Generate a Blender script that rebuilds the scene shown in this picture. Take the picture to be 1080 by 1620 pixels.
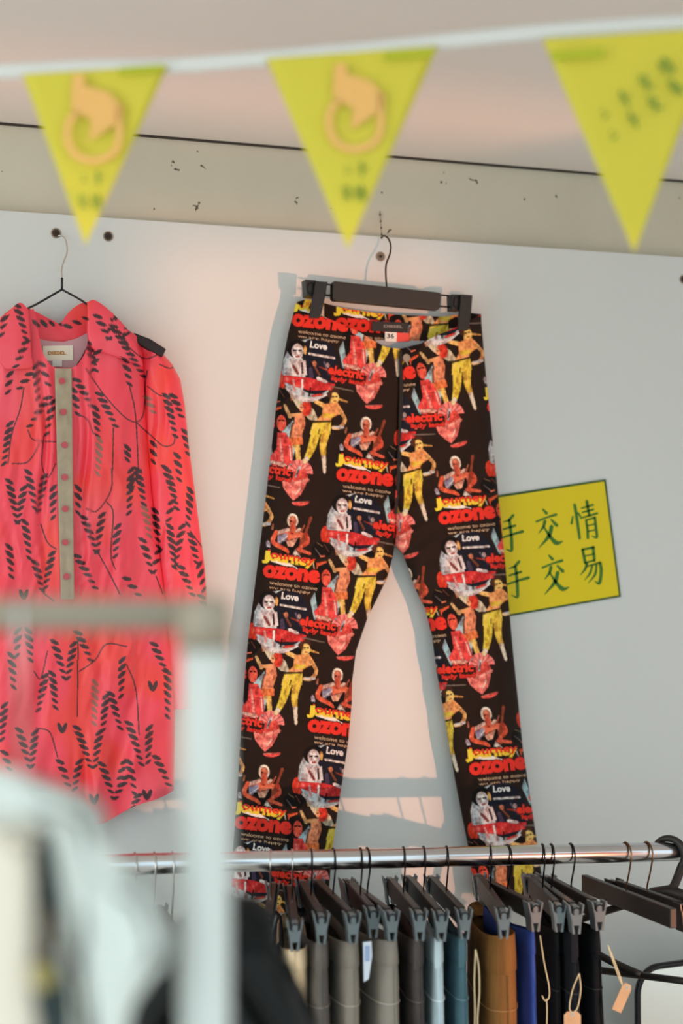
import bpy, bmesh, math
import numpy as np
from mathutils import Vector, Matrix

for o in list(bpy.data.objects):
    bpy.data.objects.remove(o)
scene = bpy.context.scene
COL = scene.collection
R = math.radians

# ------------------------------------------------------------------ camera
W, H, F = 1080.0, 1620.0, 2800.0
YAW, PITCH, DIST, CAMZ = R(19.0), R(2.45), 3.1, 1.7
CAM = np.array([-DIST * math.sin(YAW), -DIST * math.cos(YAW), CAMZ])
RIGHT = np.array([math.cos(YAW), -math.sin(YAW), 0.0])
FWD = np.array([math.sin(YAW) * math.cos(PITCH), math.cos(YAW) * math.cos(PITCH), math.sin(PITCH)])
UP = np.cross(RIGHT, FWD)
cd = bpy.data.cameras.new('camera')
cam = bpy.data.objects.new('camera', cd)
COL.objects.link(cam)
cam.matrix_world = Matrix((
    (RIGHT[0], UP[0], -FWD[0], CAM[0]),
    (RIGHT[1], UP[1], -FWD[1], CAM[1]),
    (RIGHT[2], UP[2], -FWD[2], CAM[2]),
    (0, 0, 0, 1)))
cd.sensor_fit = 'VERTICAL'
cd.sensor_height = 36.0
cd.lens = F / H * 36.0
cd.clip_start = 0.05
cd.dof.use_dof = True
cd.dof.focus_distance = 2.88
cd.dof.aperture_fstop = 2.2
scene.camera = cam

# ------------------------------------------------------------------ world, light, exposure
world = bpy.data.worlds.new('daylight')
scene.world = world
world.use_nodes = True
bg = world.node_tree.nodes['Background']
bg.inputs[0].default_value = (0.81, 1.0, 1.06, 1)
bg.inputs[1].default_value = 1.52
scene.view_settings.view_transform = 'Standard'
scene.view_settings.look = 'None'
scene.view_settings.gamma = 1.0
scene.view_settings.use_curve_mapping = False
scene.view_settings.exposure = 0.0

# low warm sunlight, thrown up from the right by the glazing across the yard
sd = bpy.data.lights.new('low_sun', 'SPOT')
sun = bpy.data.objects.new('low_sun', sd)
COL.objects.link(sun)
sun.location = (2.9, -4.5, 0.50)
sd.energy = 710
sd.color = (1.0, 0.43, 0.25)
sd.shadow_soft_size = 0.022
sd.spot_size = R(75)
sd.spot_blend = 0.05
AZ_R, AZ_L, AZ_LL = R(-30.2), R(-35.8), R(-50)   # limits set by the opening in the added sun blocker
_a, _el = (AZ_R + AZ_L) / 2, R(8)
sun.rotation_euler = Vector((math.sin(_a) * math.cos(_el), math.cos(_a) * math.cos(_el), math.sin(_el))).to_track_quat('-Z', 'Y').to_euler()


# soft warm fill light added on the left to brighten that side of the board
ad = bpy.data.lights.new('left_fill', 'AREA')
al = bpy.data.objects.new('left_fill', ad)
COL.objects.link(al)
al.location = (-3.3, -2.2, 1.55)
ad.shape = 'RECTANGLE'
ad.size, ad.size_y = 1.6, 1.9
ad.energy = 20
ad.color = (1.0, 0.88, 0.76)
al.rotation_euler = (Vector((-0.35, 0.0, 1.75)) - al.location).to_track_quat('-Z', 'Y').to_euler()


# ------------------------------------------------------------------ geometry of the view
def on_y(px, py, Y):
    """point(s) of the vertical plane y = Y seen at the given picture position"""
    px = np.asarray(px, float); py = np.asarray(py, float); Y = np.asarray(Y, float)
    d = FWD + ((px - W / 2) / F)[..., None] * RIGHT - ((py - H / 2) / F)[..., None] * UP
    t = (Y - CAM[1]) / d[..., 1]
    return CAM + d * t[..., None]


def at_depth(px, py, dep):
    px = np.asarray(px, float); py = np.asarray(py, float)
    d = FWD + ((px - W / 2) / F)[..., None] * RIGHT - ((py - H / 2) / F)[..., None] * UP
    return CAM + d * np.asarray(dep, float)[..., None]


def project(p):
    q = np.asarray(p, float) - CAM
    z = q @ FWD
    return W / 2 + F * (q @ RIGHT) / z, H / 2 - F * (q @ UP) / z


def lin(c):
    return tuple(((x / 255.0) / 12.92 if x / 255.0 <= 0.04045 else ((x / 255.0 + 0.055) / 1.055) ** 2.4) for x in c)


# ------------------------------------------------------------------ materials
MATS = {}


def mat(name, col, rough=0.6, metal=0.0, var=0.0, scale=20.0, bump=0.0, bscale=200.0, spec=0.5, sheen=0.0, stretch=None, transl=0.0, attr=None):
    if name in MATS:
        return MATS[name]
    m = bpy.data.materials.new(name)
    m.use_nodes = True
    nt = m.node_tree
    b = nt.nodes['Principled BSDF']
    out = nt.nodes['Material Output']
    c = lin(col)
    b.inputs['Base Color'].default_value = (*c, 1)
    b.inputs['Roughness'].default_value = rough
    b.inputs['Metallic'].default_value = metal
    b.inputs['Specular IOR Level'].default_value = spec
    if sheen:
        b.inputs['Sheen Weight'].default_value = sheen
    tc = nt.nodes.new('ShaderNodeTexCoord')
    mp = nt.nodes.new('ShaderNodeMapping')
    nt.links.new(tc.outputs['Object'], mp.inputs[0])
    if stretch:
        mp.inputs['Scale'].default_value = stretch
    src = None
    if attr:
        at = nt.nodes.new('ShaderNodeAttribute')
        at.attribute_name = attr
        src = at.outputs['Color']
        nt.links.new(src, b.inputs['Base Color'])
    if var:
        n = nt.nodes.new('ShaderNodeTexNoise')
        n.inputs['Scale'].default_value = scale
        n.inputs['Detail'].default_value = 5
        nt.links.new(mp.outputs[0], n.inputs['Vector'])
        r = nt.nodes.new('ShaderNodeMapRange')
        r.inputs['From Min'].default_value = 0.25
        r.inputs['From Max'].default_value = 0.75
        r.inputs['To Min'].default_value = 1 - var
        r.inputs['To Max'].default_value = 1 + var
        nt.links.new(n.outputs['Fac'], r.inputs['Value'])
        mx = nt.nodes.new('ShaderNodeMix')
        mx.data_type = 'RGBA'
        mx.blend_type = 'MULTIPLY'
        mx.inputs['Factor'].default_value = 1
        if src is not None:
            nt.links.new(src, mx.inputs['A'])
        else:
            mx.inputs['A'].default_value = (*c, 1)
        nt.links.new(r.outputs[0], mx.inputs['B'])
        nt.links.new(mx.outputs['Result'], b.inputs['Base Color'])
    if bump:
        n2 = nt.nodes.new('ShaderNodeTexNoise')
        n2.inputs['Scale'].default_value = bscale
        n2.inputs['Detail'].default_value = 3
        nt.links.new(mp.outputs[0], n2.inputs['Vector'])
        bp = nt.nodes.new('ShaderNodeBump')
        bp.inputs['Strength'].default_value = bump
        bp.inputs['Distance'].default_value = 0.002
        nt.links.new(n2.outputs['Fac'], bp.inputs['Height'])
        nt.links.new(bp.outputs[0], b.inputs['Normal'])
    if transl:
        t = nt.nodes.new('ShaderNodeBsdfTranslucent')
        t.inputs[0].default_value = (*c, 1)
        ms = nt.nodes.new('ShaderNodeMixShader')
        ms.inputs[0].default_value = transl
        nt.links.new(b.outputs[0], ms.inputs[1])
        nt.links.new(t.outputs[0], ms.inputs[2])
        nt.links.new(ms.outputs[0], out.inputs['Surface'])
    MATS[name] = m
    return m


def concrete_mat():
    m = mat('concrete', (202, 197, 180), 0.85, var=0.07, scale=4.0, bump=0.25, bscale=60, spec=0.2)
    nt = m.node_tree
    b = nt.nodes['Principled BSDF']
    prev = b.inputs['Base Color'].links[0].from_socket
    tc = [n for n in nt.nodes if n.type == 'TEX_COORD'][0]
    vor = nt.nodes.new('ShaderNodeTexVoronoi')
    vor.inputs['Scale'].default_value = 23.0
    wn = nt.nodes.new('ShaderNodeTexNoise')
    wn.inputs['Scale'].default_value = 55
    add = nt.nodes.new('ShaderNodeMixRGB')
    add.blend_type = 'ADD'
    add.inputs[0].default_value = 0.045
    nt.links.new(tc.outputs['Object'], add.inputs[1])
    nt.links.new(tc.outputs['Object'], wn.inputs['Vector'])
    nt.links.new(wn.outputs['Color'], add.inputs[2])
    nt.links.new(add.outputs[0], vor.inputs['Vector'])
    lt = nt.nodes.new('ShaderNodeMath'); lt.operation = 'LESS_THAN'
    lt.inputs[1].default_value = 0.082
    nt.links.new(vor.outputs['Distance'], lt.inputs[0])
    sep = nt.nodes.new('ShaderNodeSeparateColor')
    nt.links.new(vor.outputs['Color'], sep.inputs[0])
    gt = nt.nodes.new('ShaderNodeMath'); gt.operation = 'GREATER_THAN'
    gt.inputs[1].default_value = 0.22
    nt.links.new(sep.outputs[0], gt.inputs[0])
    mu = nt.nodes.new('ShaderNodeMath'); mu.operation = 'MULTIPLY'
    nt.links.new(lt.outputs[0], mu.inputs[0]); nt.links.new(gt.outputs[0], mu.inputs[1])
    mx = nt.nodes.new('ShaderNodeMix'); mx.data_type = 'RGBA'
    nt.links.new(mu.outputs[0], mx.inputs['Factor'])
    nt.links.new(prev, mx.inputs['A'])
    mx.inputs['B'].default_value = (*lin((92, 86, 74)), 1)
    nt.links.new(mx.outputs['Result'], b.inputs['Base Color'])
    return m


M_BLACK = mat('black_plastic', (34, 31, 29), 0.45, bump=0.1)
M_CLIP = mat('grey_plastic', (98, 108, 112), 0.4, spec=0.6)
M_CLIPB = mat('black_clip_plastic', (26, 25, 25), 0.35)
M_WIRE = mat('dark_wire', (40, 38, 42), 0.3, metal=0.8)
M_STEEL = mat('bright_wire', (205, 202, 198), 0.2, metal=1.0)
M_CHROME = mat('brushed_chrome', (205, 207, 212), 0.19, metal=1.0, bump=0.02, bscale=40)
M_GREEN = mat('green_print', (52, 112, 22), 0.6)
M_KRAFT = mat('kraft_paper', (205, 165, 125), 0.8, var=0.08, scale=60)
M_STRING = mat('cream_string', (222, 205, 165), 0.8)
M_PAPER = mat('white_paper', (228, 226, 218), 0.7)


# ------------------------------------------------------------------ mesh helpers
class MB:
    def __init__(s):
        s.v = []; s.f = []

    def add(s, vs, fs):
        n = len(s.v)
        s.v += [tuple(map(float, p)) for p in vs]
        s.f += [tuple(i + n for i in f) for f in fs]

    def box(s, c, half, ax=None):
        ax = ax if ax is not None else np.eye(3)
        c = np.asarray(c, float)
        vs = []
        for i in (-1, 1):
            for j in (-1, 1):
                for k in (-1, 1):
                    vs.append(c + ax[0] * i * half[0] + ax[1] * j * half[1] + ax[2] * k * half[2])
        s.add(vs, [(0, 1, 3, 2), (4, 6, 7, 5), (0, 4, 5, 1), (2, 3, 7, 6), (0, 2, 6, 4), (1, 5, 7, 3)])

    def tube(s, pts, r, seg=10, caps=True, closed=False):
        P = [np.asarray(p, float) for p in pts]
        n = len(P)
        rr = r if hasattr(r, '__len__') else [r] * n
        nrm = None
        rings = []
        for i in range(n):
            if closed:
                t = P[(i + 1) % n] - P[i - 1]
            else:
                t = P[min(i + 1, n - 1)] - P[max(i - 1, 0)]
            t = t / (np.linalg.norm(t) + 1e-12)
            if nrm is None:
                a = np.array([0, 0, 1.0]) if abs(t[2]) < 0.9 else np.array([1.0, 0, 0])
                nrm = np.cross(t, a)
            nrm = nrm - t * (nrm @ t)
            nrm = nrm / np.linalg.norm(nrm)
            bn = np.cross(t, nrm)
            rings.append([P[i] + rr[i] * (math.cos(2 * math.pi * k / seg) * nrm + math.sin(2 * math.pi * k / seg) * bn) for k in range(seg)])
        vs = [p for ring in rings for p in ring]
        fs = []
        for i in range(n if closed else n - 1):
            j = (i + 1) % n
            for k in range(seg):
                k2 = (k + 1) % seg
                fs.append((i * seg + k, i * seg + k2, j * seg + k2, j * seg + k))
        if caps and not closed:
            fs.append(tuple(range(seg))[::-1])
            fs.append(tuple((n - 1) * seg + k for k in range(seg)))
        s.add(vs, fs)

    def slab(s, front, back):
        """closed slab between two equal polygons"""
        n = len(front)
        s.add(list(front) + list(back), [tuple(range(n)), tuple(range(2 * n - 1, n - 1, -1))] +
              [(i, i + n, (i + 1) % n + n, (i + 1) % n) for i in range(n)])

    def disc(s, c, nrm, r, thick, seg=20, inner=0.0):
        nrm = np.asarray(nrm, float); nrm = nrm / np.linalg.norm(nrm)
        a = np.array([0, 0, 1.0]) if abs(nrm[2]) < 0.9 else np.array([1.0, 0, 0])
        u = np.cross(nrm, a); u /= np.linalg.norm(u); v = np.cross(nrm, u)
        ring = lambda rad, off: [np.asarray(c, float) + off * nrm + rad * (math.cos(2 * math.pi * k / seg) * u + math.sin(2 * math.pi * k / seg) * v) for k in range(seg)]
        if not inner:
            s.slab(ring(r, thick), ring(r, 0))
        else:
            A, B, C, D = ring(r, thick), ring(inner, thick), ring(inner, 0), ring(r, 0)
            vs = A + B + C + D
            fs = []
            for q in range(4):
                for k in range(seg):
                    k2 = (k + 1) % seg
                    q2 = (q + 1) % 4
                    fs.append((q * seg + k, q * seg + k2, q2 * seg + k2, q2 * seg + k))
            s.add(vs, fs)

    def build(s, name, m, parent=None, smooth=False, bevel=0.0, seg=2, merge=False):
        me = bpy.data.meshes.new(name)
        me.from_pydata(s.v, [], s.f)
        if True:
            bm = bmesh.new(); bm.from_mesh(me)
            if merge:
                bmesh.ops.remove_doubles(bm, verts=bm.verts, dist=1e-6)
            bmesh.ops.recalc_face_normals(bm, faces=bm.faces)
            if bevel:
                bmesh.ops.bevel(bm, geom=list(bm.edges), offset=bevel, segments=seg, affect='EDGES', profile=0.5)
            bm.to_mesh(me); bm.free()
        if smooth:
            me.polygons.foreach_set('use_smooth', np.ones(len(me.polygons), bool))
        return link(name, me, m, parent)


def link(name, me, m, parent=None):
    ob = bpy.data.objects.new(name, me)
    if m is not None:
        me.materials.append(m)
    COL.objects.link(ob)
    if parent is not None:
        ob.parent = parent
        ob.matrix_parent_inverse = Matrix.Translation(-parent.location)
    return ob


def tag(o, label, cat, group=None):
    o['label'] = label
    o['category'] = cat
    if group:
        o['group'] = group
    return o


def thing(name, label, cat, loc, group=None):
    o = bpy.data.objects.new(name, None)
    o.empty_display_size = 0.05
    COL.objects.link(o)
    o.location = tuple(map(float, loc))
    return tag(o, label, cat, group)


def struct(o):
    o['kind'] = 'structure'
    return o


def grid_mesh(name, P, m, parent=None, cols=None, wrap=False, attr='print'):
    """mesh from an array of points (rows, cols, 3); cols: sRGB per vertex 0..1"""
    nr, nc = P.shape[:2]
    idx = np.arange(nr * nc).reshape(nr, nc)
    if wrap:
        a = idx[:-1, :]; b = np.roll(idx, -1, 1)[:-1, :]
        c = np.roll(idx, -1, 1)[1:, :]; d = idx[1:, :]
    else:
        a = idx[:-1, :-1]; b = idx[:-1, 1:]; c = idx[1:, 1:]; d = idx[1:, :-1]
    q = np.stack([a, d, c, b], -1).reshape(-1, 4)
    me = bpy.data.meshes.new(name)
    me.vertices.add(nr * nc)
    me.vertices.foreach_set('co', P.reshape(-1).astype(np.float32))
    me.loops.add(q.size)
    me.loops.foreach_set('vertex_index', q.reshape(-1).astype(np.int32))
    me.polygons.add(len(q))
    me.polygons.foreach_set('loop_start', (np.arange(len(q)) * 4).astype(np.int32))
    me.polygons.foreach_set('use_smooth', np.ones(len(q), bool))
    me.update(calc_edges=True)
    if cols is not None:
        ca = me.color_attributes.new(attr, 'BYTE_COLOR', 'POINT')
        rgba = np.ones((nr * nc, 4), np.float32)
        rgba[:, :3] = cols.reshape(-1, 3)
        ca.data.foreach_set('color_srgb', rgba.reshape(-1))
    me.validate()
    return link(name, me, m, parent)


def vnoise(x, y, seed=0):
    xi = np.floor(x).astype(np.int64); yi = np.floor(y).astype(np.int64)
    fx = x - xi; fy = y - yi
    fx = fx * fx * (3 - 2 * fx); fy = fy * fy * (3 - 2 * fy)

    def h(a, b):
        n = (a * 374761393 + b * 668265263 + seed * 974634777) & 0x7fffffff
        n = ((n ^ (n >> 13)) * 1274126177) & 0x7fffffff
        return ((n ^ (n >> 16)) & 0xffff) / 65535.0
    return (h(xi, yi) * (1 - fx) + h(xi + 1, yi) * fx) * (1 - fy) + (h(xi, yi + 1) * (1 - fx) + h(xi + 1, yi + 1) * fx) * fy


def curve(tbl, y):
    t = np.array(tbl, float)
    return np.interp(y, t[:, 0], t[:, 1])


def stroke_poly(pts, ws):
    """outline of a brush stroke through pts with widths ws (2-D)"""
    P = np.array(pts, float)
    ws = np.array(ws if hasattr(ws, '__len__') else [ws] * len(P), float)
    if len(ws) != len(P):
        ws = np.interp(np.linspace(0, 1, len(P)), np.linspace(0, 1, len(ws)), ws)
    T = np.gradient(P, axis=0) if len(P) > 2 else np.array([P[1] - P[0]] * 2)
    T = T / (np.linalg.norm(T, axis=1)[:, None] + 1e-9)
    N = np.stack([-T[:, 1], T[:, 0]], 1)
    A = P + N * ws[:, None] / 2
    B = P - N * ws[:, None] / 2
    e = P[-1] + T[-1] * ws[-1] * 0.45
    b = P[0] - T[0] * ws[0] * 0.45
    return np.concatenate([[b], A, [e], B[::-1]])


def smooth_path(pts, n=8):
    P = np.array(pts, float)
    Q = np.concatenate([[2 * P[0] - P[1]], P, [2 * P[-1] - P[-2]]])
    out = []
    for i in range(1, len(Q) - 2):
        for k in range(n):
            t = k / n
            out.append(0.5 * ((2 * Q[i]) + (-Q[i - 1] + Q[i + 1]) * t + (2 * Q[i - 1] - 5 * Q[i] + 4 * Q[i + 1] - Q[i + 2]) * t * t + (-Q[i - 1] + 3 * Q[i] - 3 * Q[i + 1] + Q[i + 2]) * t ** 3))
    out.append(P[-1])
    return np.array(out)


_txt = {}


def text_tris(s, bold=0.0):
    k = (s, bold)
    if k in _txt:
        return _txt[k]
    cu = bpy.data.curves.new('lettering', 'FONT')
    cu.body = s
    cu.offset = bold
    cu.resolution_u = 3
    ob = bpy.data.objects.new('lettering', cu)
    COL.objects.link(ob)
    dg = bpy.context.evaluated_depsgraph_get()
    me = bpy.data.meshes.new_from_object(ob.evaluated_get(dg))
    me.calc_loop_triangles()
    v = np.array([x.co[:2] for x in me.vertices])
    t = np.array([x.vertices[:] for x in me.loop_triangles])
    bpy.data.objects.remove(ob); bpy.data.curves.remove(cu); bpy.data.meshes.remove(me)
    mn, mx = v.min(0), v.max(0)
    v = (v - (mn + mx) / 2) / (mx - mn)
    v[:, 1] *= -1
    _txt[k] = (v, t)
    return _txt[k]


def flat_text(name, s, c, w, h, fn, m, parent, rot=0.0, bold=0.02):
    v, t = text_tris(s, bold)
    q = v * np.array([w, h])
    ca, sa = math.cos(rot), math.sin(rot)
    q = np.stack([q[:, 0] * ca - q[:, 1] * sa + c[0], q[:, 0] * sa + q[:, 1] * ca + c[1]], 1)
    mb = MB(); mb.add(fn(q), [tuple(x) for x in t])
    return mb.build(name, m, parent)


# ------------------------------------------------------------------ print painter (numpy)
class Canvas:
    def __init__(s, x0, y0, w, h, sc, col):
        s.x0, s.y0, s.w, s.h, s.sc = x0, y0, w, h, sc
        s.a = np.empty((int(h * sc), int(w * sc), 3), np.float32)
        s.a[:] = np.array(col) / 255.0

    def poly(s, pts, col, alpha=1.0):
        P = (np.asarray(pts, float) - (s.x0, s.y0)) * s.sc
        hh, ww = s.a.shape[:2]
        xa = max(int(P[:, 0].min()) - 1, 0); xb = min(int(P[:, 0].max()) + 2, ww)
        ya = max(int(P[:, 1].min()) - 1, 0); yb = min(int(P[:, 1].max()) + 2, hh)
        if xa >= xb or ya >= yb:
            return
        X = np.arange(xa, xb) + 0.5
        Y = (np.arange(ya, yb) + 0.5)[:, None]
        ins = np.zeros((yb - ya, xb - xa), bool)
        n = len(P)
        for i in range(n):
            x1, y1 = P[i]; x2, y2 = P[(i + 1) % n]
            if y1 == y2:
                continue
            c = (Y > min(y1, y2)) & (Y <= max(y1, y2))
            ins ^= c & (X < x1 + (Y - y1) * (x2 - x1) / (y2 - y1))
        sub = s.a[ya:yb, xa:xb]
        sub[ins] = sub[ins] * (1 - alpha) + np.array(col, np.float32) / 255.0 * alpha

    def sample(s, x, y):
        hh, ww = s.a.shape[:2]
        u = np.clip((x - s.x0) * s.sc - 0.5, 0, ww - 1.001); v = np.clip((y - s.y0) * s.sc - 0.5, 0, hh - 1.001)
        i = u.astype(int); j = v.astype(int)
        fu = (u - i)[..., None]; fv = (v - j)[..., None]
        i2 = np.minimum(i + 1, ww - 1); j2 = np.minimum(j + 1, hh - 1)
        return (s.a[j, i] * (1 - fu) + s.a[j, i2] * fu) * (1 - fv) + (s.a[j2, i] * (1 - fu) + s.a[j2, i2] * fu) * fv


def ell(cx, cy, rx, ry, rot=0.0, n=20, a0=0.0, a1=360.0):
    t = np.radians(np.linspace(a0, a1, n, endpoint=(a1 - a0 < 359)))
    x = rx * np.cos(t); y = ry * np.sin(t)
    c, s = math.cos(rot), math.sin(rot)
    return np.stack([cx + x * c - y * s, cy + x * s + y * c], 1)


# ------------------------------------------------------------------ the room
def plane_box(name, x0, x1, y0, y1, z0, z1, m):
    mb = MB()
    mb.box(((x0 + x1) / 2, (y0 + y1) / 2, (z0 + z1) / 2), ((x1 - x0) / 2, (y1 - y0) / 2, (z1 - z0) / 2))
    return struct(mb.build(name, m))


YC = 0.03                                   # face of the concrete wall; the white board stands 3 cm proud of it
ZCEIL = float(on_y(540, 240.5, YC)[2])
ZBOARD = float(on_y(540, 370, 0.0)[2])
M_CONC = concrete_mat()
M_BOARD = mat('white_board', (214, 218, 217), 0.5, var=0.015, scale=3, spec=0.3)
M_CEIL = mat('painted_ceiling', (238, 230, 224), 0.75, var=0.02, scale=2)
M_FLOOR = mat('floor_screed', (214, 204, 192), 0.6, var=0.04, scale=3)
plane_box('wall_back', -4.5, 5.0, YC, YC + 0.2, 0.0, ZCEIL + 0.25, M_CONC)
plane_box('wall_panel', -4.4, 4.9, 0.0, YC - 0.001, 0.0, ZBOARD, M_BOARD)
plane_box('ceiling', -4.5, 5.0, -2.5, YC - 0.006, ZCEIL, ZCEIL + 0.2, M_CEIL)
plane_box('floor', -5.5, 6.0, -9.0, YC + 0.2, -0.15, 0.0, M_FLOOR)
# unseen blocker added behind the camera on the right; its opening shapes the sunlit patch
YF = -3.5
_dy = YF - sun.location.y
ox1 = sun.location.x + _dy * math.tan(AZ_R); ox0 = sun.location.x + _dy * math.tan(AZ_L)
oxl = sun.location.x + _dy * math.tan(AZ_LL)
oz = sun.location.z + (ZCEIL - sun.location.z) * _dy / (-0.40 - sun.location.y)      # head of the opening
ozl = sun.location.z + (ZCEIL - sun.location.z) * _dy / (YC - sun.location.y)        # lower edge of its left slot, which lets sun onto the ceiling only
M_FW = mat('blocker_white', (226, 224, 220), 0.8)
M_FO = mat('reflector_orange', (255, 138, 62), 0.8)  # orange added to the blocker so the chrome rail picks up an orange reflection
plane_box('sun_blocker', ox1, 4.0, YF - 0.02, YF, 0.0, ZCEIL - 0.002, M_FO)
plane_box('sun_blocker', oxl, ox0, YF - 0.02, YF, 0.0, ozl, M_FO)
plane_box('sun_blocker', oxl, ox1, YF - 0.02, YF, oz, ZCEIL - 0.002, M_FO)
ozb = sun.location.z + (ZBOARD - 0.02 - sun.location.z) * _dy / -sun.location.y            # bar across the opening, keeps the sun off the concrete
plane_box('sun_blocker', ox0, ox1, YF - 0.02, YF, ozb, ozl, M_FO)
plane_box('sun_blocker', 0.7, oxl, YF - 0.02, YF, 0.0, ZCEIL - 0.002, M_FW)
# dark shadow gap strip where the ceiling meets the concrete
plane_box('trim_1', -4.5, 5.0, YC - 0.006, YC - 0.0005, ZCEIL - 0.0035, ZCEIL + 0.02, mat('dark_joint', (52, 44, 38), 0.8))

# bolt holes of the board
for i, (x, y, lab) in enumerate(((88.5, 369, 'dark bolt in the white board that holds the shirt hanger hook'),
                                 (171, 374, 'dark bolt in the white board right of the shirt hanger hook'),
                                 (601.5, 406, 'grey bolt in the white board beside the trouser hanger hook'),
                                 (1081, 442, 'dark bolt in the white board at the far right edge'))):
    c = on_y(x, y, 0.0)
    t = thing('wall_bolt', lab, 'bolt', c, 'bolts along the top of the white board')
    mb = MB(); mb.disc(c, (0, -1, 0), 0.0085, 0.0015, 20, 0.0065); mb.build('rim', mat('bolt_rim', (150, 135, 118), 0.5, metal=0.4), t, True)
    mb = MB(); mb.disc(c, (0, -1, 0), 0.0066, 0.0010, 20); mb.build('bolt_head', mat('bolt_grey', (120, 108, 92), 0.5) if i == 2 else mat('bolt_dark', (58, 42, 34), 0.6), t)
    mb = MB(); mb.disc(c + np.array([0, -0.001, 0]), (0, -1, 0), 0.0028, 0.0015, 6); mb.build('socket', mat('bolt_socket', (30, 22, 18), 0.6), t)

# ------------------------------------------------------------------ the printed fabric of the trousers
PU, PV, PS = 98.0, 400.0, 165.0             # column pitch, repeat, drop per column (picture pixels at the wall)
TC = Canvas(0, 0, PU, PV, 4.0, (37, 25, 19))
EU = np.array([0.9936, 0.113]); EV = np.array([-0.113, 0.9936])


def src_map(pts, ctr, sc):
    d = (np.asarray(pts, float) - ctr) / sc
    return np.stack([d @ EU, d @ EV], 1)


Z5 = ((290, 895), 6.75); Z6 = ((820, 925), 5.3); Z7 = ((400, 235), 3.95)
ZT = ((825, 905), 6.0); ZF = ((405, 250), 4.32)


def tp(fab, col):
    """paint a polygon in fabric coordinates on every repeat that touches the cell"""
    for k in range(-3, 4):
        for m_ in range(-2, 3):
            TC.poly(fab + np.array([k * PU + 49, -k * PS + m_ * PV + 200]), col)


def dp(src, pts, col):
    tp(src_map(pts, *src), col)


def de(src, cx, cy, rx, ry, col, rot=0.0):
    tp(src_map(ell(cx, cy, rx, ry, rot), *src), col)


def dl(src, pts, ws, col):
    tp(src_map(stroke_poly(smooth_path(pts, 4) if len(pts) > 2 else pts, ws), *src), col)


def dt(s, cx, cy, w, h, col, rot=0.0, bold=0.03):
    v, t = text_tris(s, bold)
    q = v * np.array([w, h])
    ca, sa = math.cos(rot), math.sin(rot)
    q = np.stack([q[:, 0] * ca - q[:, 1] * sa + cx, q[:, 0] * sa + q[:, 1] * ca + cy], 1)
    for tri in t:
        tp(q[tri], col)


BLK, RED, PINK, YEL = (20, 15, 13), (222, 58, 44), (236, 112, 104), (226, 204, 70)
SKIN, ORG, CRM, BLU = (232, 160, 112), (226, 98, 62), (216, 202, 176), (158, 192, 200)
# red-haired woman in a black jacket
de(Z5, 655, 480, 55, 100, (215, 62, 42)); de(Z5, 690, 445, 26, 36, SKIN)
de(Z5, 615, 640, 110, 90, BLK); dl(Z5, [(700, 420), (760, 520), (740, 640)], [50, 60, 40], BLK)
dl(Z5, [(540, 620), (600, 700)], [10, 16], (96, 88, 92)); dl(Z5, [(640, 580), (690, 660)], [12, 8], (110, 60, 46)); dl(Z5, [(560, 560), (620, 600)], [8, 12], (150, 120, 90)); dp(Z5, [(550, 775), (665, 755), (640, 850), (565, 905)], (214, 88, 52)); dp(Z5, [(590, 700), (650, 695), (645, 712), (595, 718)], (230, 120, 90))
dl(Z5, [(520, 780), (545, 900)], 14, CRM); dl(Z5, [(760, 590), (770, 690)], [30, 20], SKIN)
# two dancing women
dp(Z6, [(185, 220), (300, 262), (395, 360), (435, 455), (350, 440), (245, 330)], (206, 198, 168))
dp(Z6, [(125, 540), (220, 440), (235, 700), (180, 915), (130, 720)], BLU)
dl(Z6, [(200, 640), (188, 820)], [52, 36], (230, 198, 112)); dl(Z6, [(250, 640), (266, 820)], [50, 36], (234, 196, 100))
dl(Z6, [(180, 828), (190, 905)], [38, 30], BLK); dl(Z6, [(268, 826), (282, 895)], [40, 30], BLK)
dp(Z6, [(232, 385), (312, 380), (322, 480), (292, 570), (300, 640), (172, 645), (190, 560), (226, 480)], (236, 152, 110))
dp(Z6, [(176, 595), (300, 590), (300, 650), (170, 655)], (234, 128, 72)); de(Z6, 330, 345, 42, 66, (220, 66, 48)); de(Z6, 288, 345, 20, 30, SKIN)
dl(Z6, [(180, 405), (262, 400)], 32, (224, 160, 104)); dl(Z6, [(148, 320), (192, 418)], [26, 34], (214, 180, 120)); dl(Z6, [(215, 470), (190, 590)], 12, (120, 60, 40))
de(Z6, 500, 225, 84, 70, BLK); de(Z6, 545, 215, 62, 50, (66, 38, 28)); dl(Z6, [(548, 280), (540, 330)], [40, 46], (224, 168, 100)); de(Z6, 565, 258, 38, 48, (236, 200, 112)); dl(Z6, [(400, 195), (388, 270), (480, 325)], [26, 34, 40], (238, 192, 112))
dp(Z6, [(470, 310), (592, 296), (645, 380), (545, 425), (530, 460), (395, 466), (458, 400)], (234, 160, 96))
dp(Z6, [(468, 385), (570, 392), (548, 428), (470, 425)], (224, 188, 58)); dl(Z6, [(612, 368), (652, 440), (612, 505), (548, 508)], 32, (232, 182, 112))
dl(Z6, [(560, 505), (640, 505)], 24, (206, 204, 200)); dp(Z6, [(382, 470), (538, 458), (532, 560), (356, 562)], YEL)
dl(Z6, [(412, 540), (372, 680), (332, 765)], [82, 66, 46], YEL); dl(Z6, [(492, 540), (468, 660), (474, 750)], [74, 58, 42], (230, 198, 74))
dl(Z6, [(332, 765), (300, 852)], [42, 26], (222, 212, 198)); dl(Z6, [(474, 750), (482, 885)], [40, 26], (222, 212, 190))
dl(Z6, [(385, 458), (530, 455)], 14, (60, 46, 20)); dl(Z6, [(605, 270), (672, 292)], [22, 14], (228, 180, 96)); dl(Z6, [(428, 560), (440, 520)], 8, (90, 70, 20))
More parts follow.
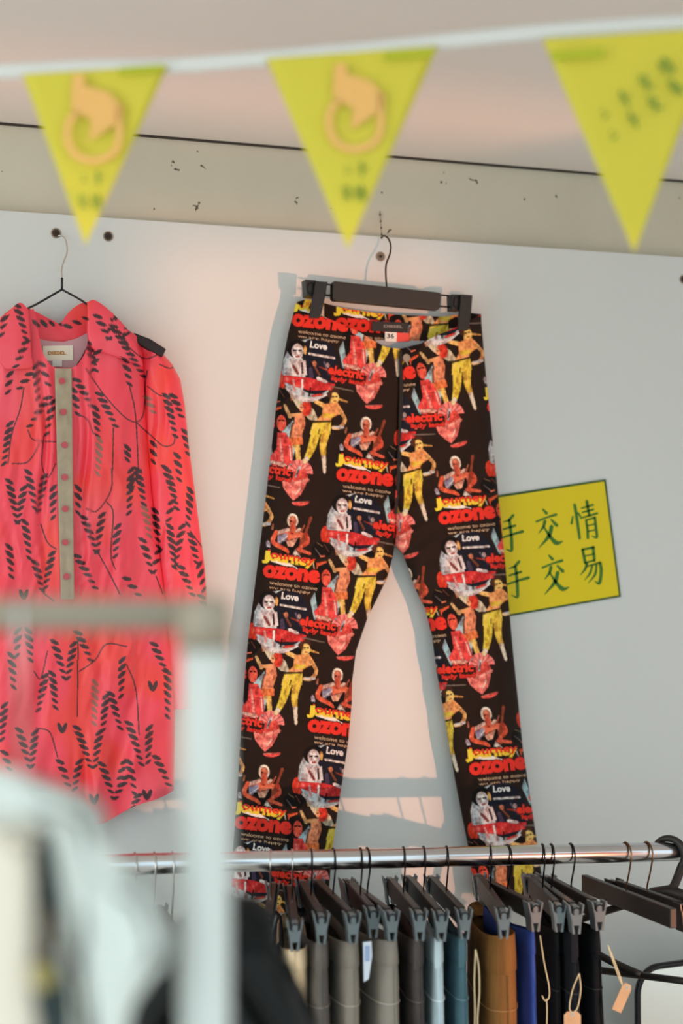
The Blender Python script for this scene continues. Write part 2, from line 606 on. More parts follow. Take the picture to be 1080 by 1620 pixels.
dl(Z6, [(548, 248), (560, 248)], 9, BLK); dl(Z6, [(574, 248), (586, 248)], 9, BLK); dl(Z6, [(556, 284), (576, 284)], 8, (190, 40, 40)); dl(Z6, [(460, 180), (520, 195), (530, 260)], [30, 44, 16], (78, 44, 30)); dl(Z6, [(282, 338), (292, 338)], 7, BLK)
# woman with turban and guitar
de(ZT, 835, 398, 54, 70, (238, 228, 208)); de(ZT, 836, 405, 34, 52, (206, 112, 84)); de(ZT, 836, 490, 34, 66, (218, 104, 76))
dp(ZT, [(690, 520), (800, 495), (880, 495), (970, 525), (950, 610), (870, 580), (770, 600), (690, 610)], (222, 112, 80)); dl(ZT, [(880, 690), (940, 560), (985, 440), (1010, 370)], [90, 30, 22, 34], (140, 66, 44)); dl(ZT, [(650, 430), (640, 480)], [16, 24], (150, 84, 60)); dl(ZT, [(690, 515), (800, 480)], [40, 34], (228, 204, 186)); dl(ZT, [(905, 480), (870, 500)], [34, 28], (226, 196, 176))
dp(ZT, [(690, 540), (785, 515), (775, 592), (700, 628)], (142, 142, 168)); dl(ZT, [(700, 610), (780, 550)], 10, (230, 226, 226))
dp(ZT, [(735, 600), (905, 556), (895, 690), (800, 765), (735, 700)], BLK); dp(ZT, [(770, 592), (885, 566), (840, 645), (790, 645)], (232, 176, 148))
dl(ZT, [(682, 500), (648, 600), (760, 668), (795, 702)], [40, 46, 40, 26], (226, 98, 66)); dl(ZT, [(600, 600), (610, 690)], [40, 30], (190, 184, 196))
dl(ZT, [(962, 520), (978, 600), (900, 655)], [34, 44, 34], (204, 80, 56)); dp(ZT, [(808, 765), (860, 665), (914, 742), (890, 790)], (216, 206, 194))
dl(ZT, [(882, 668), (1002, 712)], [36, 30], (228, 106, 78)); dl(ZT, [(915, 500), (950, 440)], [22, 12], (150, 70, 46)); de(ZT, 818, 405, 7, 9, BLK); de(ZT, 830, 520, 14, 6, (160, 30, 30))
# fan woman
tp(src_map(ell(765, 615, 92, 92, 0.1, 20, 180, 360), *ZF), (238, 130, 124))
for q in range(7):
    aa = R(195 + q * 25)
    dl(ZF, [(765 + 30 * math.cos(aa), 615 + 30 * math.sin(aa)), (765 + 88 * math.cos(aa), 615 + 88 * math.sin(aa))], [3, 7], (196, 84, 84))
dp(ZF, [(643, 665), (705, 655), (826, 640), (806, 705), (772, 768), (722, 806), (688, 770), (655, 720)], (238, 126, 116))
dp(ZF, [(720, 610), (800, 590), (825, 640), (760, 690), (715, 660)], (230, 84, 74)); dl(ZF, [(765, 575), (738, 645)], [18, 12], (204, 206, 212)); dl(ZF, [(760, 590), (745, 630)], [6, 6], (30, 30, 36))
dl(ZF, [(700, 692), (824, 662)], [16, 26], (246, 150, 136)); dl(ZF, [(735, 770), (770, 720)], [8, 18], (248, 190, 176)); de(ZF, 800, 536, 18, 18, (226, 206, 160))
tp(src_map(ell(772, 815, 62, 26, -0.05, 16, 0, 180), *ZF), (230, 88, 80)); dl(ZF, [(715, 817), (828, 812)], 6, (240, 140, 120))
# crescent with the dark-haired woman
de(Z7, 330, 530, 170, 195, (188, 202, 208)); de(Z7, 372, 508, 146, 176, (26, 27, 38)); dl(Z7, [(350, 480), (395, 560)], [10, 16], (124, 72, 50)); dl(Z7, [(425, 480), (455, 560)], [14, 10], (92, 84, 104)); dl(Z7, [(395, 510), (480, 545)], [8, 14], (160, 64, 52)); de(Z7, 365, 490, 14, 18, (196, 120, 84)); de(Z7, 448, 500, 12, 16, (206, 190, 184)); dl(Z7, [(340, 520), (345, 575)], [22, 30], (70, 60, 84)); dl(Z7, [(470, 560), (500, 600)], [16, 22], (214, 96, 84)); de(Z7, 250, 540, 60, 110, (206, 206, 208))
de(Z7, 258, 398, 64, 58, BLK); de(Z7, 258, 414, 38, 50, (238, 232, 228)); dl(Z7, [(232, 408), (250, 408)], 9, BLK); dl(Z7, [(266, 408), (284, 408)], 9, BLK); dl(Z7, [(250, 446), (268, 446)], 9, (200, 50, 50))
dp(Z7, [(205, 478), (310, 470), (318, 560), (224, 566)], (226, 214, 212)); dl(Z7, [(230, 500), (262, 555)], 14, (140, 60, 60)); dl(Z7, [(285, 485), (290, 550)], 10, (60, 40, 44)); de(Z7, 306, 405, 11, 30, (226, 170, 96))
dl(Z7, [(330, 428), (490, 456)], 15, (226, 220, 214))
dp(Z7, [(162, 562), (330, 578), (496, 618), (474, 656), (330, 660), (172, 606)], (216, 56, 56)); dl(Z7, [(290, 590), (284, 700)], [16, 12], (238, 226, 222)); dl(Z7, [(385, 582), (440, 606)], [24, 20], (232, 222, 220))
dl(Z7, [(232, 590), (240, 660)], 14, (238, 170, 164)); dl(Z7, [(186, 640), (262, 706), (350, 716), (440, 684)], [16, 26, 26, 12], (222, 218, 216)); dl(Z7, [(352, 692), (412, 684)], 14, (216, 76, 62))
dl(Z7, [(330, 690), (340, 640)], 8, BLK)
# kneeling woman in pink
dp(Z7, [(515, 400), (560, 320), (640, 320), (690, 420), (680, 520), (540, 520)], BLU)
dl(Z7, [(604, 200), (572, 300), (580, 460)], [80, 60, 34], BLK); de(Z7, 615, 222, 42, 40, BLK); de(Z7, 616, 258, 30, 52, (226, 88, 68))
dp(Z7, [(592, 315), (646, 318), (682, 395), (688, 500), (640, 535), (556, 525), (540, 470), (584, 420)], (234, 78, 74))
dl(Z7, [(604, 350), (612, 400), (622, 500)], [12, 16, 20], (246, 150, 138)); dl(Z7, [(668, 400), (676, 490)], 10, (250, 190, 180)); dl(Z7, [(556, 500), (640, 522)], [20, 26], (248, 196, 176)); dl(Z7, [(598, 240), (612, 240)], 8, BLK); dl(Z7, [(622, 240), (634, 242)], 8, BLK)
# shading and grain inside the printed figures
_hh, _ww = TC.a.shape[:2]
_gx, _gy = np.meshgrid(np.arange(_ww) / 4.0, np.arange(_hh) / 4.0)
_n = 0.6 * vnoise(_gx / 5.0, _gy / 7.0, 91) + 0.4 * vnoise(_gx / 2.2, _gy / 2.8, 92)
_lum = TC.a.mean(2, keepdims=True)
_k = np.clip((_lum - 0.2) * 4, 0, 1)
TC.a *= 1 - _k * (0.46 * np.clip(0.56 - _n, 0, 1) * 2.2)[..., None] * np.array([0.7, 1.0, 1.0])
_hi = np.clip((_n - 0.66) * 4, 0, 1)[..., None] * _k * 0.45
TC.a[:] = TC.a * (1 - _hi) + np.array([1.0, 0.88, 0.76]) * _hi
_lum = TC.a.mean(2)
_e = np.abs(_lum - np.roll(_lum, 3, 0)) + np.abs(_lum - np.roll(_lum, 3, 1))
TC.a *= (1 - 0.35 * np.clip(_e * 2.2, 0, 1))[..., None]
TC.a[:] = np.clip(TC.a, 0, 1)
# lettering of the print
dt('Love', 2, 36, 27, 11, (236, 232, 228), 0.05)
dt('electric', 50, 73, 60, 17, BLK, 0.05, 0.07); dt('electric', 50, 73, 58, 15, RED, 0.05, 0.05)
dt('lady land', 54, 87, 54, 11, BLK, 0.06, 0.07); dt('lady land', 54, 87, 53, 10, (206, 48, 38), 0.06, 0.05)
tp(stroke_poly([(28, 98), (46, 100), (64, 101.5)], [1.6, 2.4, 1.6]), (112, 98, 88))
tp(stroke_poly([(-34, -18), (-10, -15), (4, -8), (26, -6)], [4, 8, 7, 3]), (236, 226, 214))
dt('Journey', -6, -24, 84, 25, BLK, 0.04, 0.07); dt('Journey', -7, -21, 82, 19, (230, 196, 58), 0.04, 0.06); dt('Journey', -5, -25, 80, 16, (218, 60, 42), 0.04, 0.03)
dt('J', -43, -22, 12, 20, (232, 210, 64), 0.0, 0.08)
dt('ozone', 0, 0, 94, 24, BLK, 0.0, 0.09); dt('ozone', 0, 0, 91, 21, (222, 54, 42), 0.0, 0.06)
dt('welcome to ozone', 5, 18, 76, 5.5, (200, 168, 136), 0.02, 0.01); dt('we are happy', 0, 26, 66, 5.5, (200, 168, 136), 0.02, 0.01)
TC.a[:] = np.clip(TC.a, 0, 1)


def fabric(u, v):
    k = np.floor((u + 49) / PU)
    uu = (u + 49) - k * PU
    vv = np.mod(v + 200 + k * PS, PV)
    return TC.sample(uu, vv)


def print_left(px, py):
    dx, dy = px - 461, py - 908
    return fabric(dx * 0.9936 + dy * 0.113, -dx * 0.113 + dy * 0.9936)


def print_right(px, py):
    dx, dy = px - 738, py - 815
    return fabric(dx * 0.9925 - dy * 0.122, dx * 0.122 + dy * 0.9925)


def print_waist(px, py):
    dx, dy = px - 575, py - 515
    return fabric(dx * 0.997 + dy * 0.07, -dx * 0.07 + dy * 0.997)


M_PRINT = mat('printed_denim', (40, 30, 25), 0.75, attr='print', bump=0.12, bscale=900, spec=0.12)
jroot = thing('printed_trousers', 'black straight trousers printed all over with retro pin-up women and red lettering', 'trousers', on_y(620, 1420, -0.03))
LO = [(470, 469), (480, 467), (520, 456), (560, 448), (640, 436), (740, 425), (850, 412), (930, 402), (1010, 392), (1080, 386), (1150, 381), (1250, 375), (1345, 368), (1450, 364)]
LI = [(470, 632), (560, 633), (700, 629), (815, 624), (835, 621), (870, 613), (900, 601), (950, 581), (1010, 563), (1060, 557), (1100, 556), (1160, 551), (1230, 541), (1300, 531), (1345, 525), (1450, 517)]
RI = [(470, 632), (560, 633), (700, 629), (815, 624), (830, 637), (890, 655), (930, 672), (980, 683), (1040, 690), (1100, 700), (1180, 712), (1240, 722), (1310, 735), (1345, 742), (1450, 752)]
RO = [(470, 760), (500, 762), (570, 768), (650, 776), (720, 783), (790, 790), (870, 798), (950, 805), (1020, 811), (1100, 819), (1180, 827), (1240, 836), (1330, 849), (1450, 866)]
TOPF = [(440, 486), (470, 481), (485, 486), (515, 502), (560, 521), (595, 541), (610, 549), (632, 552), (667, 543), (690, 531), (725, 516), (760, 498), (800, 498)]


def make_leg(A, B, ybot, outer_left, printer, seed):
    nf, nb, nr = 190, 22, 960
    r = np.linspace(0, 1, nr)[:, None]
    u = np.concatenate([np.linspace(0, 1, nf), np.linspace(1, 0, nb + 2)[1:-1]])[None, :]
    isb = (np.arange(nf + nb) >= nf)[None, :]
    yn = 478 + r * (ybot - 478)
    a = curve(A, yn); b = curve(B, yn)
    px = a + (b - a) * u
    yt = curve(TOPF, px)
    py = yt + (yn - 478) * (ybot - yt) / (ybot - 478) + 0 * px
    s_out = u if outer_left else 1 - u
    s_in = 1 - s_out
    edge = lambda s, w: np.sqrt(np.clip(1 - (1 - np.clip(s / w, 0, 1)) ** 2, 0, 1))
    wc = np.clip((py - 790) / 60, 0, 1)
    prof = edge(s_out, 0.22) * (edge(s_in, 0.25) * wc + (1 - wc) * (1 - 0.16 * np.exp(-(s_in / 0.03) ** 2)))
    hip = np.clip((py - 480) / 120, 0, 1)
    thick = 0.014 + 0.012 * hip
    folds = 0.006 * (vnoise(px / 46 + py / 160, py / 120, seed) - 0.5) + 0.0035 * (vnoise(px / 16 + py / 60, py / 34, seed + 5) - 0.5)
    wh = np.exp(-((py - 800) / 80.0) ** 2) * np.exp(-((px - 628) / 70.0) ** 2)
    folds = folds + 0.005 * wh * np.sin((py + np.abs(px - 628) * 0.55) / 6.0)
    kn = np.exp(-((py - 1090) / 110.0) ** 2)
    folds = folds + 0.0028 * kn * np.sin(py / 11.0 + px / 30.0)
    yy = np.where(isb, -0.026 + 0.010 * prof, -0.026 - thick * prof + folds * np.minimum(prof, 1))
    P = on_y(px, py, yy)
    C = printer(px, py)
    # outer seam and hem stitching
    return grid_mesh('trouser_leg', P, M_PRINT, jroot, C, wrap=True)


make_leg(LO, LI, 1444, True, print_left, 3)
make_leg(RI, RO, 1418, False, print_right, 11)

# inside of the back waist, seen over the dipped front edge
TOPB = [(468, 478), (485, 473), (515, 480), (540, 487), (600, 496), (650, 499), (700, 501), (722, 498), (745, 495), (761, 497)]
nr, nc = 100, 300
px = np.linspace(469, 761, nc)[None, :] + np.zeros((nr, 1))
t_ = np.linspace(0, 1, nr)[:, None]
py = curve(TOPB, px) + t_ * 78
P = on_y(px, py, -0.020 - 0.004 * np.sin((px - 469) / 292 * math.pi) * 0 + 0.002 * (vnoise(px / 30, py / 40, 4) - 0.5))
back = grid_mesh('back_waist', P, M_PRINT, jroot, print_waist(px, py))
back['label'] = 'inside of the back waistband'


def plane_fn(Y):
    return lambda q: on_y(np.asarray(q)[:, 0], np.asarray(q)[:, 1], Y)


def px_slab(name, pts, y0, y1, m, parent=None, bevel=0.0, smooth=False):
    pts = np.asarray(pts, float)
    mb = MB(); mb.slab(on_y(pts[:, 0], pts[:, 1], y1), on_y(pts[:, 0], pts[:, 1], y1) + np.array([0, y0 - y1, 0]))
    return mb.build(name, m, parent, smooth, bevel)


px_slab('lining', [(593, 538), (604, 538), (640, 539), (672, 539), (650, 556), (632, 560), (606, 558)], -0.0215, -0.023, mat('grey_lining', (172, 176, 182), 0.8), jroot)
px_slab('brand_patch', [(589, 508), (645, 510.5), (645, 525.5), (588, 523.5)], -0.0225, -0.0245, mat('black_patch', (28, 24, 24), 0.6), jroot)
flat_text('patch_lettering', 'DIESEL', (622, 516.5), 30, 4.4, plane_fn(-0.0248), mat('patch_print', (150, 140, 130), 0.6), jroot, 0.04)
px_slab('size_tag', [(609, 525), (627.5, 526), (627, 541), (609, 540)], -0.0225, -0.0250, M_PAPER, jroot)
flat_text('size_lettering', '36', (617.5, 531.5), 11, 7.5, plane_fn(-0.0252), mat('black_print', (30, 28, 28), 0.6), jroot, 0.03, 0.03)
px_slab('red_tag', [(627.5, 526), (647, 527), (647, 540.5), (627, 540.5)], -0.0225, -0.0250, mat('red_tag', (226, 74, 62), 0.6), jroot)
# fly edge and button
fl = []
mb = MB()
fpts = smooth_path([(633.5, 556), (634.5, 620), (633, 690), (630, 760), (626, 812)], 6)
mb.slab(on_y(*(stroke_poly(fpts, [5, 6, 6, 4]).T), -0.0525), on_y(*(stroke_poly(fpts, [5, 6, 6, 4]).T), -0.046))
mb.build('fly_edge', mat('fly_black', (20, 15, 13), 0.8), jroot)
c = on_y(641, 567, -0.046)
mb = MB(); mb.disc(c, (0, -1, 0), 0.0072, 0.005, 20); mb.disc(c + np.array([0, -0.005, 0]), (0, -1, 0), 0.0068, 0.0012, 20, 0.0048)
mb.build('button', mat('pewter', (150, 142, 128), 0.4, metal=0.7), jroot, False)

# ------------------------------------------------------------------ trouser hanger on the wall
YH = -0.040
hroot = thing('clip_hanger', 'black clip hanger on the wall carrying the printed trousers', 'hanger', on_y(612, 470, YH))
px_slab('bar', [(529, 444.5), (695, 462.5), (698, 466), (696, 488), (692, 490.5), (529, 475), (526, 472), (526.5, 448)], YH + 0.008, YH - 0.008, M_BLACK, hroot, 0.0012)
for (a, b) in (((505, 448.5), (532, 451.5)), ((505, 465.5), (532, 468.5)), ((690, 466), (722, 469)), ((690, 484), (722, 487))):
    mb = MB(); mb.tube([on_y(*a, YH), on_y(*b, YH)], 0.0016, 8); mb.build('rod', M_WIRE, hroot, True)
for cl in (([(483, 442), (500, 443.5), (499, 470), (485, 468)], [(499, 444.5), (517, 446), (513, 470), (506, 503), (490, 503), (495, 470)]),
           ([(714, 465.5), (731, 466), (730, 491), (715, 490)], [(729, 465.5), (746, 467), (744, 492), (742, 521), (738, 523), (725, 522), (727, 492)])):
    k = px_slab('clip', cl[0], YH + 0.012, YH - 0.012, M_CLIPB, hroot, 0.001)
    px_slab('jaw', cl[1], YH - 0.012, YH - 0.019, M_CLIPB, k, 0.001)
    q = np.array(cl[1]); 
    px_slab('back_jaw', q + (1.0, 0), YH + 0.022, YH + 0.017, M_CLIPB, k)
    cc = np.array(cl[0]).mean(0)
    mb = MB()
    mb.tube([on_y(cc[0] + 5 * math.cos(s * 0.5), cc[1] + 9 * math.sin(s * 0.5), YH - 0.0125 - 0.0001 * s) for s in range(13)], 0.0008, 6)
    mb.build('spring', M_WIRE, k, True)
hp = smooth_path([(611.5, 455), (610, 432), (611, 417), (616.5, 402), (618, 389), (614, 377.5), (607, 373), (602.5, 377)], 6)
mb = MB(); mb.tube(on_y(hp[:, 0], hp[:, 1], np.linspace(YH, -0.012, len(hp))), 0.0017, 8); mb.build('hook', mat('bronze_wire', (70, 52, 38), 0.3, metal=0.8), hroot, True)
# fine chain from which the hanger hangs
ch = thing('fine_chain', 'fine dark bead chain on the concrete above the trouser hanger hook', 'chain', on_y(604, 377, -0.012))
mb = MB(); mb.tube([on_y(604, 378, -0.012), on_y(603, 368, -0.004), on_y(602, 352, 0.026), on_y(601, 334, 0.028)], 0.0006, 6); mb.build('cord', mat('thread', (120, 112, 98), 0.6), ch, True)
for q in range(4):
    c = on_y(603.5 - q * 0.8, 371 - q * 10.5, -0.008 + q * 0.0115)
    mb = MB(); mb.tube([c + np.array([0, 0, d]) for d in (-0.002, -0.001, 0.001, 0.002)], [0.0006, 0.0016, 0.0016, 0.0006], 8); mb.build('bead', mat('bead_dark', (60, 50, 42), 0.5), ch, True)

# ------------------------------------------------------------------ yellow sign
SY = -0.004
sroot = thing('yellow_sign', 'tilted yellow square sign with green border and green Chinese characters', 'sign', on_y(900, 940, 0.0))
corner = np.array([(958, 758), (982, 944), (703, 993), (680, 799.5)], float)
ctr = corner.mean(0)
px_slab('border', corner, -0.0005, -0.003, mat('sign_green', (38, 82, 24), 0.5), sroot)
inner = np.array([(955.3, 761.6), (978.6, 941.5), (706, 989.3), (683.6, 803.2)])
px_slab('face', inner, -0.0028, -0.0034, mat('sign_yellow', (224, 203, 4), 0.45), sroot)
GL = {
    'hand': [([(118, 350), (80, 393), (28, 412)], [24, 22, 6]), ([(32, 472), (135, 440)], [16, 22]), ([(8, 550), (100, 518), (200, 490)], [16, 18, 26]), ([(84, 392), (98, 500), (104, 600), (100, 655), (55, 640)], [26, 26, 28, 24, 6])],
    'cross': [([(368, 300), (402, 336)], [14, 28]), ([(312, 408), (400, 372), (485, 345)], [18, 16, 24]), ([(388, 400), (374, 450), (332, 508)], [28, 24, 5]), ([(440, 388), (490, 440)], [16, 30]), ([(445, 445), (420, 530), (332, 636)], [32, 34, 5]), ([(372, 440), (425, 525), (485, 588), (540, 574)], [10, 26, 40, 8])],
    'feel': [([(626, 360), (614, 424)], [14, 20]), ([(640, 260), (662, 390), (684, 552)], [26, 26, 22]), ([(668, 328), (690, 362)], [12, 18]), ([(700, 292), (800, 262)], [14, 18]), ([(706, 328), (802, 302)], [14, 18]), ([(690, 378), (835, 335)], [14, 20]), ([(744, 230), (766, 356)], [28, 22]),
             ([(738, 392), (750, 470), (754, 548)], [20, 22, 24]), ([(738, 394), (815, 372)], [14, 18]), ([(814, 370), (826, 480), (828, 540), (785, 528)], [22, 24, 24, 5]), ([(750, 442), (815, 426)], [12, 12]), ([(752, 492), (818, 476)], [12, 12])],
    'ease': [([(708, 642), (732, 762)], [24, 24]), ([(708, 646), (806, 624)], [18, 22]), ([(800, 624), (810, 742)], [26, 24]), ([(724, 702), (806, 682)], [13, 13]), ([(730, 758), (812, 737)], [16, 16]), ([(748, 765), (728, 815), (690, 862)], [24, 20, 5]), ([(736, 792), (858, 756)], [12, 20]), ([(858, 756), (868, 830), (852, 932), (812, 914)], [26, 28, 28, 5]), ([(792, 780), (772, 848), (724, 908)], [18, 20, 5]), ([(828, 772), (816, 856), (758, 932)], [18, 22, 5])],
    'two': [([(0, 0), (70, -18)], [16, 24]), ([(-25, 120), (100, 85)], [18, 28])],
}


def glyph(name, kind, off, fn, m, parent, ctr=(0, 0), sc=1 / 5.4, org=(790, 750), rot=0.0, fat=1.0):
    mb = MB()
    c, s = math.cos(rot), math.sin(rot)
    for pts, ws in GL[kind]:
        P = smooth_path(pts, 5) if len(pts) > 2 else np.array(pts, float)
        q = (stroke_poly(P, np.interp(np.linspace(0, 1, len(P)), np.linspace(0, 1, len(ws)), ws) * fat) + np.array(off) - np.array(ctr)) * sc
        q = np.stack([q[:, 0] * c - q[:, 1] * s, q[:, 0] * s + q[:, 1] * c], 1) + np.array(org)
        mb.slab(fn(q), fn(q) + np.array([0, 0.0003, 0]))
    return mb.build(name, m, parent)


fnS = plane_fn(-0.0037)
glyph('character', 'hand', (0, 0), fnS, M_GREEN, sroot)
glyph('character', 'cross', (0, 0), fnS, M_GREEN, sroot)
glyph('character', 'feel', (0, 0), fnS, M_GREEN, sroot)
glyph('character', 'hand', (50, 395), fnS, M_GREEN, sroot)
glyph('character', 'cross', (52, 393), fnS, M_GREEN, sroot)
glyph('character', 'ease', (0, 0), fnS, M_GREEN, sroot)
glyph('character', 'two', (-260, 510), fnS, M_GREEN, sroot)
glyph('character', 'two', (-208, 905), fnS, M_GREEN, sroot)

# ------------------------------------------------------------------ coral shirt
SC = Canvas(-12, 455, 372, 865, 2.5, (250, 72, 90))
gx, gy = np.meshgrid(np.linspace(-12, 360, SC.a.shape[1]), np.linspace(455, 1320, SC.a.shape[0]))
n1 = vnoise(gx / 42, gy / 60, 21); n2 = vnoise(gx / 16, gy / 40, 22); n3 = vnoise(gx / 60, gy / 90, 23)
wgt = np.clip((n1 - 0.52) * 3, 0, 1)[..., None]
SC.a[:] = SC.a * (1 - wgt * 0.55) + np.array((252, 70, 48)) / 255 * wgt * 0.55
wgt = np.clip((n3 - 0.5) * 3, 0, 1)[..., None] * 0.5
SC.a[:] = SC.a * (1 - wgt) + np.array((250, 100, 118)) / 255 * wgt
LEAF, LEAFG = (68, 40, 46), (158, 100, 88)


def A3(p):
    return (p[0] / 3.176, 340 + p[1] / 3.176)


def A4(p):
    return (p[0] / 2.794, 740 + p[1] / 2.794)


def sprig(a, b, sgn, col=LEAF, ll=16.5, lw=6.4):
    a = np.array(a); b = np.array(b)
    L = np.linalg.norm(b - a)
    n = max(3, int(round(L / 9.6)))
    ang0 = math.radians(58 if sgn > 0 else 122)
    d = (b - a) / L
    for i in range(n):
        t = i / (n - 1)
        c = a + (b - a) * t
        ang = math.atan2(d[1], d[0]) + (-1 if sgn > 0 else 1) * math.radians(44)
        s = 0.75 + 0.35 * math.sin(math.pi * min(1, 0.25 + t))
        e = np.array([math.cos(ang), math.sin(ang)])
        p0 = c - e * ll * 0.5 * s; p1 = c + e * ll * 0.5 * s
        q = stroke_poly([p0, p0 * 0.7 + p1 * 0.3, c * 0.4 + p1 * 0.6, p1], [1.0, lw * s, lw * s * 0.9, 0.8])
        SC.poly(q, col)


def stem(pts, w=1.9, col=(84, 42, 50)):
    P = smooth_path(pts, 8)
    for i in range(len(P) - 1):
        SC.poly(stroke_poly([P[i], P[i + 1]], w), col)


for st in ([(430, 770), (520, 900), (620, 1010), (680, 1040), (720, 1000), (730, 850), (740, 780)], [(740, 860), (800, 905), (850, 910)], [(680, 1040), (760, 1110), (820, 1160), (870, 1150), (880, 1100)],
           [(120, 870), (100, 980), (60, 1100), (40, 1250)], [(140, 1080), (170, 1130), (280, 1140)], [(220, 1110), (210, 1250), (240, 1320), (280, 1250)], [(570, 1070), (565, 1300)],
           [(650, 860), (680, 1000), (695, 1280)], [(60, 1250), (140, 1240), (200, 1150)], [(800, 750), (860, 770), (910, 720)], [(390, 1000), (440, 1030), (470, 1100)], [(620, 640), (720, 720), (800, 700)]):
    stem([A3(p) for p in st])
for st in ([(495, 0), (490, 100), (430, 190), (380, 180)], [(470, 150), (500, 200), (490, 380), (510, 450)], [(430, 370), (480, 460), (530, 560)], [(180, 250), (210, 330), (250, 360)], [(345, 760), (342, 1100)],
           [(350, 900), (420, 850), (470, 780), (560, 790)], [(560, 870), (600, 980), (615, 1180)], [(160, 1150), (220, 1170), (255, 1280)], [(690, 480), (720, 560)], [(210, 810), (180, 930), (150, 900)], [(840, 280), (900, 360)], [(180, 540), (200, 560), (240, 590)]):
    stem([A4(p) for p in st], 2.0)
for a, b, s in (((85, 455), (130, 620), 1), ((30, 480), (10, 600), -1), ((130, 640), (80, 760), -1), ((490, 510), (545, 620), 1), ((575, 520), (548, 620), -1), ((570, 560), (720, 810), 1), ((645, 560), (620, 640), -1),
                ((440, 640), (480, 780), 1), ((490, 690), (465, 780), -1), ((630, 730), (650, 850), 1), ((385, 830), (460, 960), 1), ((370, 880), (390, 1000), 1), ((210, 750), (240, 850), 1), ((180, 760), (190, 920), -1),
                ((240, 920), (150, 1060), -1), ((265, 940), (235, 1100), -1), ((500, 900), (580, 1060), 1), ((480, 970), (490, 1110), 1), ((870, 910), (910, 1010), 1), ((835, 910), (880, 1110), 1), ((740, 920), (770, 990), 0),
                ((930, 1090), (945, 1200), 1), ((50, 1050), (20, 1250), -1), ((500, 1130), (490, 1300), 0), ((150, 800), (100, 870), -1), ((50, 800), (40, 890), -1), ((770, 1150), (770, 1240), 1), ((690, 1290), (660, 1370), -1), ((830, 1270), (850, 1350), 1),
                ((180, 545), (300, 545), -1), ((340, 560), (430, 520), -1), ((890, 1210), (900, 1330), 1), ((640, 1170), (640, 1230), 1)):
    sprig(A3(a), A3(b), s if s else 1, LEAF if s else LEAFG)
for a, b, s in (((40, 60), (75, 240), 1), ((105, 90), (80, 240), -1), ((125, 20), (155, 180), 1), ((195, 40), (170, 190), -1), ((110, 240), (130, 400), 1), ((235, 90), (235, 220), -1), ((40, 350), (50, 480), 1), ((345, 90), (345, 200), 1),
                ((370, 220), (425, 370), 1), ((450, 210), (430, 370), -1), ((580, 10), (570, 200), -1), ((610, 10), (635, 160), 1), ((520, 260), (510, 390), -1), ((640, 180), (660, 300), 0), ((630, 320), (670, 460), 1), ((700, 370), (680, 460), -1),
                ((685, 190), (700, 350), 1), ((740, 10), (780, 180), 1), ((760, 150), (745, 230), -1), ((840, 100), (830, 250), 1), ((750, 260), (770, 440), 1), ((805, 260), (775, 430), -1), ((800, 440), (850, 560), 1), ((890, 570), (920, 660), 1),
                ((340, 390), (420, 530), 1), ((230, 380), (200, 530), -1), ((155, 420), (185, 540), 1), ((560, 490), (610, 560), 1), ((80, 720), (75, 830), -1), ((125, 720), (135, 850), 1), ((240, 770), (285, 930), 1), ((325, 780), (300, 930), -1),
                ((345, 730), (400, 850), 1), ((230, 910), (245, 1060), 1), ((200, 920), (170, 1070), -1), ((50, 830), (60, 970), 1), ((540, 850), (535, 1010), -1), ((490, 1000), (530, 1150), 1), ((468, 1010), (455, 1160), -1), ((680, 780), (730, 900), 1),
                ((740, 900), (740, 1100), 1), ((420, 950), (415, 1130), 0), ((340, 1150), (400, 1320), 1), ((440, 1170), (420, 1320), -1), ((85, 1160), (130, 1320), 1), ((155, 1170), (140, 1320), -1), ((570, 1130), (625, 1310), 1), ((660, 1150), (655, 1300), -1),
                ((450, 1310), (500, 1460), 1), ((555, 1370), (510, 1460), -1), ((550, 1300), (530, 1370), -1), ((570, 1300), (595, 1440), 1), ((690, 1280), (745, 1400), 1), ((265, 1300), (300, 1400), 1), ((350, 1300), (330, 1420), -1), ((20, 1260), (40, 1330), 1), ((610, 1450), (590, 1500), -1),
                ((20, 1050), (10, 1200), -1), ((845, 300), (870, 420), 1), ((880, 430), (900, 540), -1)):
    sprig(A4(a), A4(b), s if s else 1, LEAF if s else LEAFG)
for p in ((275, 1150), (650, 1445), (415, 1465), (105, 560), (675, 965)):
    x, y = A4(p)
    for dx, rt in ((-3.4, 0.35), (3.4, -0.35)):
        SC.poly(ell(x + dx, y, 3.4, 9, -rt), LEAF)


def shirt_col(px, py):
    x = np.where(px < 0, -px, px)
    return SC.sample(x, py)


M_SHIRT = mat('printed_coral_fabric', (238, 66, 82), 0.42, attr='print', bump=0.06, bscale=500, spec=0.45)
broot = thing('coral_shirt', 'coral red long-sleeved shirt with dark leaf-sprig print on a wire hanger', 'shirt', on_y(100, 1300, -0.04))


def shirt_folds(px, py, seed=0):
    f = 0.012 * (vnoise(px / 34 + vnoise(px / 60, py / 90, 40 + seed), py / 260, 31 + seed) - 0.5)
    f = f + 0.008 * (vnoise(px / 15 + 1.6 * vnoise(px / 50, py / 60, 41 + seed), py / 110, 32 + seed) - 0.5)
    low = np.clip((py - 800) / 250, 0, 1)
    f = f + low * 0.012 * (vnoise(px / 22 + py / 90, py / 70, 33 + seed) - 0.5)
    f = f + 0.004 * (vnoise(px / 9 + py / 30, py / 24, 34 + seed) - 0.5) * np.exp(-((py - 950) / 160.0) ** 2)
    # gathers either side of the placket
    g = np.exp(-((np.abs(px - 103) - 30) / 18.0) ** 2) * np.exp(-((py - 690) / 130.0) ** 2)
    f = f + 0.0045 * g * np.sin(px / 3.4 + np.sin(py / 40.0) * 1.5)
    return f * (1 - 0.85 * np.exp(-((px - 102) / 17.0) ** 2))


